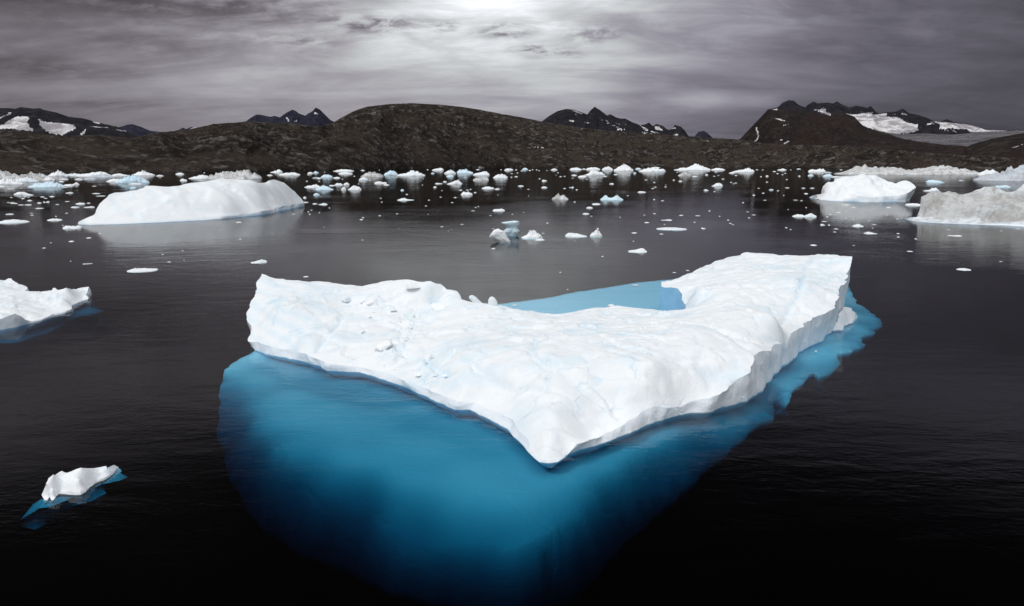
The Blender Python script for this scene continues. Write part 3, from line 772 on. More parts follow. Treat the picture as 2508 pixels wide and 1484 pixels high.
    # the band of broken ice across the left arm
    poly = np.array(line([(872, 730), (930, 722), (1000, 735), (1055, 765), (1045, 805), (1010, 850), (1060, 890), (1105, 925), (1110, 950), (1040, 945), (965, 918), (890, 895), (930, 850), (955, 820), (940, 780), (885, 760)]))
    ins = inside(xy, poly); d, _ = seg_dist(xy, poly, True)
    mk = np.where(ins, sstep(d, -.2, 1.2), 0) * np.clip(.55 + 1.2 * fbm(xy[:, 0] * .35, xy[:, 1] * .35, 61, 3), 0, 1.2)
    for sc, am, sd in ((.62, .34, 3), (1.3, .24, 8), (2.4, .12, 15)):
        wx = xy[:, 0] + .3 * fbm(xy[:, 0], xy[:, 1], 91, 2); wy = xy[:, 1] + .3 * fbm(xy[:, 0], xy[:, 1], 92, 2)
        v, ox, oy, e = cells(wx * sc, wy * sc * 1.2, sd)
        P[:, 2] += mk * am * ((v - .5) + 1.3 * (v - .5) * ox + (h2(np.floor(v * 997), np.floor(v * 313), 4) - .5) * 2 * oy - .35 * np.exp(-(e / .12) ** 2)) * ef
        tint = np.maximum(tint, mk * .40 * np.exp(-(e / .10) ** 2) * (v > .55))
    return P, np.clip(tint, 0, 1)
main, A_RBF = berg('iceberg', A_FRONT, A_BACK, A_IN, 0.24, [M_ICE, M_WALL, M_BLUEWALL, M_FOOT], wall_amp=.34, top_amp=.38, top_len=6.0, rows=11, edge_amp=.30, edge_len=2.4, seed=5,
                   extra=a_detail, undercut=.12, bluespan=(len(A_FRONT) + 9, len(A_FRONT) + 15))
tag(main, 'huge low arrowhead-shaped white iceberg with turquoise ice showing underwater', 'iceberg')
TOP0 = at_top(A_RBF); PTS = o_top['iceberg']
def TOP(px, py):
    p = TOP0(px, py); k = np.argmin(np.hypot(PTS[:, 0] - p[0], PTS[:, 1] - p[1])); p[2] = PTS[k, 2]; return p
foot([(606, 868, -.9), (575, 884, -1.2), (549, 905, -1.6), (538, 940, -5), (532, 1000, -11), (534, 1060, -16), (545, 1125, -20), (575, 1200, -24), (628, 1272, -27), (712, 1338, -29), (836, 1396, -30), (980, 1440, -26), (1120, 1485, -27), (1280, 1500, -27), (1400, 1462, -29), (1455, 1412, -27),
      (1508, 1348, -25), (1580, 1276, -22), (1662, 1205, -19), (1755, 1130, -15), (1805, 1088, -11), (1848, 1050, -8.5), (1892, 1026, -8), (1898, 985, -8), (1925, 990, -4.2), (1955, 945, -3.0), (1990, 908, -4.0), (2005, 925, -4.5), (2050, 900, -4.0), (2052, 868, -2.0),
      (2085, 862, -1.7), (2118, 846, -4.0), (2105, 828, -2.4), (2140, 814, -3.6), (2160, 798, -4.2), (2150, 780, -3.0), (2130, 760, -2.4), (2098, 742, -.8), (2075, 700, -1.5), (2050, 680, -2), (1900, 672, -2), (1750, 676, -1.5), (1640, 684, -.75), (1560, 692, -.7), (1500, 701, -.7), (1430, 712, -.7), (1350, 727, -.7),
      (1280, 737, -.7), (1215, 746, -.7), (1150, 742, -1), (1000, 742, -1.4), (900, 748, -1.5), (760, 765, -1.5), (665, 790, -1.2), (645, 848, -1)],
     [(690, 890, -2.6), (700, 905, -4.6), (760, 905, -3.0), (770, 925, -5.0), (880, 928, -3.6), (885, 950, -5.4), (960, 950, -3.6), (970, 980, -5.6), (1050, 992, -3.6), (1050, 1025, -5.6), (1150, 1022, -3.6), (1150, 1055, -5.6), (1230, 1065, -3.6), (1225, 1100, -5.6), (1290, 1125, -3.8), (1280, 1160, -5.6), (1345, 1152, -3.8), (1345, 1185, -5.6), (1400, 1130, -3.6), (1410, 1160, -5.2), (1500, 1092, -3.4), (1520, 1115, -4.6), (1620, 1046, -3.0), (1640, 1066, -4.0), (1750, 1018, -2.6), (1850, 990, -2.2), (1900, 945, -1.7), (1990, 870, -1.4), (2050, 830, -1.0), (2085, 800, -1.0), (2085, 830, -1.2), (2110, 800, -1.3), (2095, 770, -1.0),
      (598, 925, -2.4), (590, 970, -4.2), (592, 1030, -6.0), (640, 1030, -3.6), (606, 1100, -7.8), (655, 1100, -4.9), (640, 1170, -9.5), (690, 1170, -6.2), (705, 1240, -10), (800, 1300, -12.5), (930, 1350, -14.5), (1080, 1400, -14), (1230, 1430, -14), (1340, 1405, -8), (1400, 1360, -5.8), (1330, 1360, -5.6), (1200, 1375, -8.5), (1385, 1395, -7.5), (1300, 1440, -11),
      (1450, 1295, -4.8), (1520, 1225, -5.4), (1600, 1160, -5.0), (1690, 1095, -5.2), (1770, 1055, -4.3), (1825, 1028, -3.6),
      (660, 985, -3.2), (750, 1010, -3.8), (900, 1030, -4.2), (1050, 1080, -4.3), (1200, 1160, -4.2), (1330, 1225, -4.0), (1430, 1210, -4.0), (1330, 1290, -4.8), (1420, 1270, -4.8), (1550, 1135, -4.3), (690, 1090, -4.8), (850, 1110, -4.8), (1000, 1160, -5.2), (1150, 1230, -5.2), (780, 1190, -6.4), (950, 1250, -7.4), (1120, 1310, -9), (1280, 1310, -5.6), (1380, 1280, -5.2),
      (1500, 740, -.7), (1600, 725, -.7), (1350, 750, -.7), (1200, 850, -1.5), (1500, 900, -1.5), (1800, 800, -1.5), (900, 830, -1.5)], .8, main, seed=71, drop=(3, 10, 30), spread=(-.2, -1.5, -6), amp=.38, ln=7.0, jit=.30, ZS=.22, feather=2.6)
stack('ice_pinnacle', S(6, [(895, 115, 150), (908, 108, 180), (935, 125, 215), (965, 150, 250), (1000, 165, 300), (1040, 160, 320)]), 79.2, M_ICE, main, .5, seed=4) if False else None
for nm, secs, yy in (('ice_pinnacle', [(895, 128, 150), (905, 110, 172), (922, 112, 192), (945, 132, 215), (970, 150, 240), (995, 160, 300), (1030, 150, 320)], 79.6),
                     ('ice_pinnacle', [(908, 325, 340), (918, 310, 358), (940, 300, 378), (965, 296, 390), (990, 298, 393), (1020, 300, 395)], 78.9)):
    stack(nm, [(S(6, [(0, y)])[0][1], S(6, [(l, 0)])[0][0], S(6, [(r, 0)])[0][0]) for y, l, r in secs], yy, M_ICE, main, .55, seed=4, rough=.05)
rb = random.Random(5)
for px, py, sz in ((950, 850, 1.25), (985, 838, .75), (1010, 712, 1.1), (1072, 728, 1.0), (850, 735, .7), (905, 742, .5), (930, 865, .55), (1065, 872, .6), (895, 815, .5), (1085, 915, .45), (1015, 770, .5), (905, 775, .4)):
    p = TOP(px, py); block('ice_block', sz, M_BLOCK, main, (p[0], p[1], p[2] + sz * .16), rb, .6)
poly_px = [(872, 735), (930, 726), (1000, 740), (1045, 765), (1035, 805), (1005, 850), (1050, 890), (1095, 925), (1040, 935), (965, 910), (900, 893), (935, 850), (955, 820), (945, 780), (890, 760)]
cnt = 0
while cnt < 34:
    px, py = rb.uniform(870, 1110), rb.uniform(722, 940)
    if not inside(np.array([[px, py]]), poly_px)[0]: continue
    p = TOP(px, py); sz = .16 + .34 * rb.random() ** 2
    block('ice_block', sz, M_BLOCK, main, (p[0], p[1], p[2] + sz * .04), rb, .38); cnt += 1

# ------------------------------------------------------------------ the other large bergs
def lst(R, front, back, interior=()):
    f = [S(R, [(a[0], a[1])])[0] + S(R, [(a[2], a[3])])[0] + tuple(a[4:]) for a in front]
    return f, [S(R, [tuple(b)])[0] for b in back], [S(R, [tuple(i)])[0] for i in interior]

# long tabular berg on the left
G_F = [(191, 549, 191, 543), (216, 551, 216, 546), (284, 549, 284, 545), (377, 545.2, 377, 541), (478, 540.2, 478, 535), (541, 536.4, 541, 529), (600, 530, 600, 523), (640, 526, 640, 517), (673, 520.5, 673, 513), (677, 517.5, 678, 508), (710, 511, 710, 501), (742, 505, 743, 497)]
G_B = [(743.5, 496, 3), (740.7, 493, 5), (733, 482, 10), (723, 470, 14), (705, 457, 20), (693, 448.4, 24), (675, 443, 28), (655, 445, 28), (632, 448, 26), (614, 442.8, 28), (578, 441.3, 30), (533, 439.6, 30), (503, 444.6, 28), (470, 447, 27), (438, 456, 25), (412, 458, 24), (370, 456.4, 23), (337, 464.7, 21), (317, 466, 20), (282, 471, 18), (264, 475, 16), (249, 486, 13), (235, 506, 9), (226, 524, 5), (205, 536, 2)]
G_I = [(300, 510, 8, 'd'), (450, 495, 9, 'd'), (560, 485, 10, 'd'), (640, 482, 10, 'd'), (690, 480, 9, 'd'), (380, 500, 9, 'd')]
g, _ = berg('iceberg', G_F, G_B, G_I, 1.0, [M_ICE, M_WALL, M_FOOT], extra=facets(13.0, .6, .7, 8), inset=1.0, wall_amp=.5, top_amp=.8, top_len=14, rows=5, edge_amp=.8, edge_len=11, seed=23, undercut=.5, back_out=2)
tag(g, 'long smooth white iceberg sloping like a ramp, on the left half of the fjord', 'iceberg')
foot([(186, 552, -.5), (284, 552.5, -.5), (478, 544, -.5), (640, 530, -.5), (745, 507, -.5), (735, 500, -.5), (640, 505, -.5), (440, 520, -.5), (220, 540, -.5)], [(400, 535, -.4)], 3.0, g, seed=24, drop=(6, 15), spread=(-.5, -2), amp=.05, ZS=.8)

# sculpted white berg on the right
M_F, M_B, M_I = lst('r', [(140, 330, 140, 322, 1), (240, 358, 240, 348, 1), (360, 367, 360, 358, 1), (480, 372, 480, 364, 1), (580, 376, 585, 338), (660, 378, 670, 312), (760, 381, 760, 322), (860, 381, 860, 325), (1000, 378, 1000, 315), (1100, 377, 1120, 305), (1190, 376, 1200, 280)],
                    [(1240, 262, 4), (1303, 218, 8), (1290, 188, 12), (1240, 160, 16), (1190, 143, 20), (1130, 160, 24), (1070, 182, 26), (1050, 158, 28), (990, 148, 30), (955, 130, 32), (900, 110, 34), (855, 84, 36), (780, 88, 36), (715, 78, 36), (560, 108, 34), (405, 122, 30), (400, 150, 24), (330, 180, 18), (272, 205, 14), (300, 272, 8), (200, 298, 3), (150, 316, 1)],
                    [(520, 260, 10, 'd'), (760, 270, 11, 'd'), (640, 200, 18, 'd'), (750, 130, 26, 'd'), (900, 255, 14, 'd'), (1100, 240, 12, 'd'), (860, 190, 22, 'd'), (350, 320, 5, 'd'), (430, 200, 18, 'd'), (1000, 200, 24, 'd')])
mg, _ = berg('iceberg', M_F, M_B, M_I, .8, [M_ICE, M_WALL, M_FOOT], extra=facets(9.0, 1.5, 1.4, 5), inset=.8, wall_amp=.9, top_amp=1.2, top_len=12, rows=6, edge_amp=.7, edge_len=7, seed=41, undercut=.25, back_out=3)
tag(mg, 'sculpted white iceberg with scooped crest and raised right shoulder, floating alone on the right', 'iceberg')
foot(S('r', [(90, 332, -.5), (300, 374, -.5), (660, 390, -.5), (1000, 390, -.5), (1210, 384, -.5), (1190, 350, -.5), (600, 320, -.5), (160, 315, -.5)]), S('r', [(600, 365, -.4)]), 4.0, mg, seed=43, drop=(6, 14), spread=(-.5, -2), amp=.05, ZS=.8)

# dirty berg cut by the right edge of the picture
N_F, N_B, N_I = lst('r', [(1195, 567, 1195, 563, .5), (1240, 582, 1240, 575, .8), (1300, 595, 1300, 588, .8), (1500, 610, 1500, 603, .8), (1800, 623, 1800, 616, .8), (2100, 634, 2100, 626, .8), (2300, 642, 2300, 620, .8), (2508, 655, 2508, 625, .8), (2800, 660, 2800, 620, .8), (3050, 640, 3050, 560, 1)],
                    [(3080, 420, 10), (3000, 260, 24), (2850, 150, 30), (2650, 130, 32), (2508, 165, 32), (2420, 245, 31), (2330, 285, 30), (2240, 238, 30), (2150, 222, 30), (2080, 219, 30), (1950, 258, 29), (1820, 315, 27), (1700, 298, 26), (1560, 277, 24), (1440, 288, 20), (1392, 325, 16), (1380, 400, 11), (1365, 450, 9), (1358, 505, 6.5), (1380, 540, 5), (1270, 552, 2)],
                    [(1450, 560, 4.5, 'd'), (1700, 562, 4.5, 'd'), (1950, 572, 4.5, 'd'), (2150, 596, 4, 'd'), (1450, 520, 5.6, 'd'), (1700, 525, 6, 'd'), (1950, 535, 6, 'd'), (2200, 560, 5.5, 'd'), (1480, 400, 10, 'd'), (1800, 420, 11, 'd'), (2200, 440, 11, 'd'), (2450, 480, 9, 'd'), (1600, 330, 18, 'd'), (1900, 350, 18, 'd'), (2120, 300, 22, 'd'), (2360, 380, 17, 'd'), (2500, 330, 22, 'd')])
def n_detail(P, tint, rbf, top, ef):
    x, y, z = P.T
    w = fbm(x * .12, y * .2, 33, 4)
    tint = np.maximum(tint, 1 - sstep(z + w * .7, 1.0, 2.0))                       # clean washed ledge
    hx, hy = at_Y(*S('r', [(2100, 300)])[0], 268)[:2]
    d = np.hypot((x - hx) / 14, (y - hy) / 16) + w * .5
    tint = np.maximum(tint, (1 - sstep(d, .7, 1.1)))                              # white hump
    P[:, 2] += ef * .5 * fbm(x * .35, y * .5, 35, 4, .55, True)
    P, _ = facets(5.0, .9, 1.0, 15)(P, tint, rbf, top, ef)
    return P, np.clip(tint, 0, 1)
ng, _ = berg('iceberg', N_F, N_B, N_I, .6, [M_STAIN, M_ICE, M_FOOT], extra=n_detail, inset=.6, wall_amp=.5, top_amp=1.0, top_len=7, rows=4, edge_amp=.6, edge_len=5, seed=51, undercut=.1, back_out=2)
tag(ng, 'grey dirt-stained iceberg with a white ledge, cut off by the right edge', 'iceberg')
foot(S('r', [(1140, 570, -.5), (1350, 625, -.8), (1800, 655, -.8), (2300, 672, -.8), (2800, 690, -.8), (3050, 640, -.8), (2400, 560, -.8), (1250, 545, -.5)]), S('r', [(1800, 610, -.5)]), 3.0, ng, seed=53, drop=(4, 12), spread=(-.5, -2), amp=.1, ZS=.8)

# broken berg cut by the left edge, in front
L_F, L_B, L_I = lst('f', [(-500, 1230, -500, 1000), (-250, 1210, -250, 985), (0, 1175, 0, 965), (150, 1145, 150, 910), (280, 1122, 283, 865), (360, 1104, 360, 915), (450, 1085, 440, 970), (600, 1050, 600, 1012), (800, 995, 800, 965), (960, 945, 960, 905), (1050, 905, 1060, 860), (1180, 880, 1160, 830), (1290, 860, 1290, 800), (1392, 812, 1400, 760),
                         (1398, 715, 1395, 690), (1480, 672, 1480, 648), (1600, 622, 1600, 600), (1700, 592, 1715, 578)],
                    [(1690, 530, 1.0), (1722, 348, 3.5), (1690, 336, 5), (1620, 336, 6.5), (1530, 365, 7), (1440, 402, 7), (1350, 388, 8), (1290, 366, 8.5), (1245, 384, 8.5), (1110, 376, 10), (1060, 362, 11), (1025, 385, 11), (1015, 425, 11), (920, 420, 13), (830, 440, 14.5), (740, 472, 15.5), (640, 490, 16.5), (545, 490, 17), (470, 420, 18), (540, 365, 18.5), (500, 325, 19), (430, 300, 19.5), (330, 250, 20.5), (270, 215, 21), (235, 168, 21.5), (160, 163, 22), (80, 200, 22), (-20, 205, 22), (-300, 260, 20), (-520, 600, 12)],
                    [(200, 560, 10, 'd'), (350, 600, 9.5, 'd'), (450, 760, 6, 'd'), (600, 640, 9, 'd'), (200, 780, 4, 'd'), (800, 760, 5, 'd'), (1000, 680, 6, 'd'), (1250, 700, 3, 'd'), (1250, 560, 5, 'd'), (1500, 560, 2.5, 'd'), (1600, 440, 3.6, 'd'), (100, 350, 17, 'd'), (400, 450, 14, 'd')])
def l_detail(P, tint, rbf, top, ef):
    xy = P[:, :2]
    for sc, am, sd in ((.5, .5, 3), (1.2, .3, 8), (2.6, .12, 15)):
        v, ox, oy, e = cells(xy[:, 0] * sc, xy[:, 1] * sc, sd)
        mk = np.clip(.4 + 1.1 * fbm(xy[:, 0] * .25, xy[:, 1] * .25, 66, 3), 0, 1)
        P[:, 2] += mk * am * ((v - .5) + (v - .5) * ox - .3 * np.exp(-(e / .12) ** 2)) * ef
        tint = np.maximum(tint, mk * .3 * np.exp(-(e / .1) ** 2) * (v > .6))
    return P, tint
lg, _ = berg('iceberg', L_F, L_B, L_I, .22, [M_ICE, M_WALL, M_FOOT], inset=.3, wall_amp=.3, top_amp=.35, top_len=3.0, rows=7, edge_amp=.25, edge_len=1.6, seed=61, extra=l_detail, undercut=.35)
tag(lg, 'lumpy broken white iceberg with a horn at its tip, cut off by the left edge', 'iceberg')
foot(S('f', [(-500, 1500, -2.2), (0, 1440, -2.4), (350, 1420, -2.4), (700, 1330, -2.6), (1100, 1150, -2.6), (1500, 960, -2.6), (1900, 860, -2.4), (2000, 800, -2.2), (1750, 690, -1.6), (1400, 780, -1.4), (900, 900, -1.4), (300, 1000, -1.4), (-500, 1100, -1.4)]),
     S('f', [(0, 1280, -2.0), (600, 1150, -2), (1300, 930, -2)]), .8, lg, seed=63, drop=(2, 6), spread=(-1.5, -5), amp=.2, ln=4, ZS=.6)

# small low floe at bottom left
K_F, K_B, K_I = lst('k', [(372, 950, 365, 930, .03), (400, 1000, 400, 985, .03), (460, 1005, 455, 985, .03), (510, 940, 500, 920, .05), (540, 1000, 545, 985, .03), (590, 998, 590, 975, .03), (640, 920, 640, 890, .05), (700, 870, 700, 830, .05), (900, 878, 900, 820, .06), (1020, 892, 1020, 830, .06), (1150, 885, 1150, 825, .06), (1260, 835, 1255, 790, .05), (1350, 720, 1340, 680, .05), (1490, 632, 1485, 590, .05), (1700, 552, 1690, 505, .05), (1850, 432, 1845, 385, .05), (1918, 350, 1925, 322, .05)],
                    [(1920, 300, .25), (1840, 262, .5), (1760, 300, .5), (1690, 335, .6), (1690, 278, .95), (1640, 284, 1.0), (1450, 322, 1.1), (1300, 330, 1.2), (1160, 324, 1.35), (1020, 365, 1.4), (870, 430, 1.35), (820, 420, 1.3), (765, 384, 1.3), (700, 410, 1.15), (620, 470, 1.0), (580, 462, 1.0), (500, 530, .85), (430, 660, .55), (365, 820, .25), (352, 880, .1)],
                    [(850, 600, .45, 'd'), (700, 620, .42, 'd'), (1100, 560, .5, 'd'), (1100, 740, .2, 'd'), (550, 700, .42, 'd'), (1500, 450, .4, 'd'), (1450, 385, .75, 'd'), (770, 480, .9, 'd')])
kg, _ = berg('ice_floe', K_F, K_B, K_I, .05, [M_SMALL, M_SMALL, M_FOOT], inset=.05, wall_amp=.04, top_amp=.10, top_len=.6, rows=4, edge_amp=.03, edge_len=.4, seed=81, back_out=.1, under=.12)
tag(kg, 'small smooth white floe shaped like a diving bird on black water at lower left', 'ice floe')
foot(S('k', [(130, 1090, -1.0), (260, 1130, -.9), (240, 1280, -1.3), (255, 1375, -1.4), (600, 1260, -1.25), (1000, 1120, -1.15), (1400, 1000, -1.1), (1690, 850, -1.1), (1625, 770, -1.0), (1720, 600, -.9), (1905, 450, -.8), (1880, 340, -.5), (1500, 420, -.4), (1000, 600, -.4), (500, 850, -.4)]),
     S('k', [(700, 1000, -.8), (1300, 850, -.75), (500, 1100, -.9)]), .12, kg, seed=83, drop=(.12, .35), spread=(-.25, -.8), amp=.12, ln=.8, jit=.02, ZS=1.8, feather=.45)

# low floe frozen against the foot of the right-hand cliff
Q = lambda pts: [(a * .369 + 1307, b * .369 + 597.5) for a, b in pts]
qf = [(1985, 575, 1985, 568), (2050, 572, 2050, 560), (2060, 545, 2060, 535), (2110, 525, 2110, 512), (2145, 490, 2146, 478)]
qb = [(2130, 462, .8), (2105, 428, 2.2), (2075, 418, 3.0), (2045, 430, 3.4), (2020, 470, 2.6), (1990, 550, .6)]
f = [Q([(a, b)])[0] + Q([(c, d)])[0] for a, b, c, d in qf]; b = [Q([(a, b_)])[0] + (y,) for a, b_, y in qb]
o, _ = berg('ice_floe', f, b, [], .16, [M_ICE, M_ICE, M_FOOT], inset=.1, wall_amp=.1, top_amp=.3, top_len=1.0, rows=3, edge_amp=.2, edge_len=.8, seed=85, back_out=.1, under=.3)
tag(o, 'low rough white floe lying against the arrowhead iceberg\'s right cliff', 'ice floe')

# ------------------------------------------------------------------ drifting pieces
def bit_mesh(name, Wm, Hm, prof, dr, seed, nu, nv, mat, foot_w=.12):
    p = [int(c) / 9 for c in prof]
    p = [max(q, .04) for q in p]
    u = np.linspace(0, 1, nu)
    h = np.interp(u, np.linspace(0, 1, len(p)), p)
    if nu > 12: h = h * (1 + .13 * fbm(u * len(p) * 1.7, u * 0 + seed, seed, 3))
    h = h * np.clip(np.sin(np.pi * np.clip(u, .02, .98)), 0, 1) ** .42
    if nu > 16: h = h * (1 + .30 * fbm(u * len(p) * 3.1, u * 0 + seed * 1.7, seed + 31, 3, .6, True))
    env = np.sqrt(np.clip(1 - (2 * u - 1) ** 2, 0, 1)) ** .6
    env = env * (1 + .22 * fbm(u * 5, u * 0 + 3, seed + 3, 3))
    v = np.r_[-1.3, -1.0, np.linspace(-.94, .94, nv), 1.0, 1.3]
    U, Vv = np.meshgrid(u, v, indexing='ij')
    x = (U - .5) * Wm
    y = Vv * (dr * Wm * .5 * env)[:, None] + .10 * Wm * dr * fbm(U * 4, Vv * 1.0, seed + 7, 3)
    cr = .25 + .25 * fbm(u * 3, u * 0, seed + 9, 2)[:, None]
    a = np.where(Vv < cr, (Vv + 1) / (1 + cr), (1 - Vv) / (1 - cr))
    z = Hm * h[:, None] * np.clip(a, 0, 1) ** (.55 + .25 * fbm(U * 2.5, Vv, seed + 13, 2))
    z = z * (1 + .22 * fbm(U * 7, Vv * 3, seed + 17, 3) * (1 - np.clip(a, 0, 1)))
    z = z * (1 + (.30 if nu > 12 else .1) * fbm(U * 11, Vv * 4, seed + 23, 3, .6, True))
    z[:, 0] = z[:, -1] = -.22 * max(Hm, .1 * Wm); z[:, 1] = z[:, -2] = -.02 * Hm
    return np.c_[x.ravel(), y.ravel(), z.ravel()], grid_faces(nu, len(v))
TINT = {'w': M_FAR, 'b': M_FARBLUE, 'd': M_DIRTY, 'g': M_GREY}
boxes = []
bits = []          # (px, py, width px, height px, profile, tint, label, category, dr)
def B(R, rows):
    k = S(R, [(1, 0), (0, 0)]); k = k[0][0] - k[1][0]
    for r in rows:
        X, Y, w, h, prof, t = r[:6]; lab = r[6] if len(r) > 6 else None
        x, y = S(R, [(X, Y)])[0]
        bits.append((x, y, w * k, h * k, prof, t, lab))
B('l', [(70, 262, 400, 140, '589764432', 'd', 'dirty white peaked iceberg at the far left edge, rearmost of three'), (490, 292, 480, 118, '4678875', 'd', 'beige streaked iceberg behind the blue domed one at far left'), (120, 357, 310, 115, '6787642', 'w', 'low white iceberg at the left edge in front of the dirty peaked one'),
        (400, 322, 270, 82, '578865', 'w', 'whitish slab in front of the beige streaked iceberg at far left'), (720, 402, 420, 85, '368788874', 'b', 'pale blue domed iceberg with a notched back at far left'), (790, 292, 140, 58, '38875', 'w', 'small grey-white lump just behind the pale blue domed iceberg'),
        (930, 222, 240, 82, '3569854', 'w', 'low peaked white ice at the shore, right of the beige iceberg'), (1180, 212, 280, 48, '345643', 'w', 'thin white ice strip along the left shore, middle of the strip'), (1490, 222, 420, 75, '45567987', 'w', 'long white ice strip on the left shore with a hump at its right'),
        (1660, 240, 350, 48, '6789853', 'g', 'dark grey glassy iceberg among white ice along the left shore'), (1950, 217, 220, 48, '5666544', 'w', 'flat white ice on the shore right of the dark grey iceberg'), (2330, 212, 300, 85, '446697544', 'w', 'white ice with a pointed tooth on the shore above the long white ramp iceberg\'s left'),
        (1890, 312, 260, 58, '25777765', 'w', 'rounded white floe touching the bluish pyramid iceberg\'s left side'), (2140, 334, 430, 125, '3568988763', 'b', 'pale bluish pyramid-shaped iceberg left above the long white ramp iceberg'), (2215, 356, 190, 28, '36663', 'w', 'thin white floe right under the bluish pyramid iceberg'), (2180, 426, 90, 34, '6886', 'b', 'small bluish lump just above the ramp iceberg\'s left shoulder'),
        (2430, 402, 110, 34, '3862', 'w', 'small pointed white lump almost touching the ramp iceberg\'s crest'), (1000, 315, 60, 20, '5885', 'w'), (1040, 276, 110, 18, '7887', 'w'), (1285, 278, 95, 25, '7888', 'w'), (1115, 382, 130, 30, '7888', 'w', 'box-shaped white floe right of the pale blue domed iceberg'), (1225, 362, 100, 46, '2395', 'w', 'spiky little white piece beside the box-shaped floe'),
        (1470, 277, 170, 34, '57885', 'g'), (330, 527, 165, 50, '5888875', 'w', 'rounded white floe with a dark middle slit below the pale blue domed iceberg'), (460, 537, 105, 25, '3786', 'w'), (1130, 502, 100, 20, '2794', 'w'), (690, 566, 50, 15, '585', 'w'), (850, 561, 65, 18, '3962', 'w'), (480, 626, 65, 16, '3883', 'w'), (195, 667, 60, 16, '4985', 'w'), (640, 667, 55, 18, '3974', 'w'),
        (755, 652, 75, 34, '8502585', 'w'), (455, 697, 80, 16, '5888', 'w'), (335, 697, 75, 10, '4884', 'w'), (1310, 682, 115, 26, '8889', 'w', 'brick-shaped white floe left of the ramp iceberg\'s left end'), (1450, 668, 50, 14, '484', 'w'), (1100, 641, 60, 10, '585', 'w'), (1225, 737, 105, 20, '8877', 'w', 'flat white floe below the brick-shaped floe'), (1455, 737, 130, 22, '5579', 'w', 'flat white floe closest to the ramp iceberg\'s left slope'),
        (640, 754, 100, 14, '8864', 'w'), (145, 851, 90, 32, '333539', 'w'), (1570, 511, 105, 14, '4875', 'w'), (1640, 551, 125, 9, '5888', 'w'), (935, 691, 45, 10, '585', 'w'), (30, 396, 75, 20, '4985', 'w'), (510, 834, 45, 10, '585', 'g'), (1090, 834, 40, 14, '393', 'g'), (1540, 388, 60, 8, '484', 'w'), (950, 412, 40, 8, '484', 'w'), (1060, 410, 55, 8, '484', 'w'), (410, 562, 40, 10, '484', 'w'), (180, 575, 35, 9, '484', 'w'), (160, 434, 100, 8, '4884', 'w')])
B(1, [(100, 1424, 215, 30, '4788873', 'w', 'long flat white floe at the left edge, below the scattered pieces'), (520, 1403, 105, 20, '5886', 'w', 'lone flat white floe between the left edge and the ramp iceberg'), (690, 1480, 135, 36, '8865589', 'w', 'saddle-shaped white piece touching the ramp iceberg\'s left tip'),
      (2280, 1002, 420, 100, '89877788876', 'd', 'tall dirty white iceberg standing behind the ramp iceberg\'s middle'), (1930, 996, 180, 40, '25888', 'w', 'flat white floe left of the tall dirty iceberg behind the ramp'), (2060, 1003, 120, 52, '2964', 'd', 'grey-brown wedge leaning on the tall dirty iceberg\'s left end'), (1745, 956, 70, 20, '6886', 'w'), (1780, 1018, 60, 30, '2865', 'w'), (1550, 972, 60, 15, '585', 'w')])
B(5, [(845, 590, 75, 16, '6324', 'g', 'dark grey slush scrap on open water under the ramp iceberg'), (1365, 658, 240, 40, '2597665443', 'w', 'thin jagged white floe alone between ramp iceberg and horned iceberg'), (860, 339, 40, 10, '585', 'w'), (690, 373, 40, 12, '484', 'w'), (425, 436, 25, 6, '585', 'w'), (1640, 572, 30, 8, '5385', 'w'), (2320, 186, 50, 10, '585', 'w')])
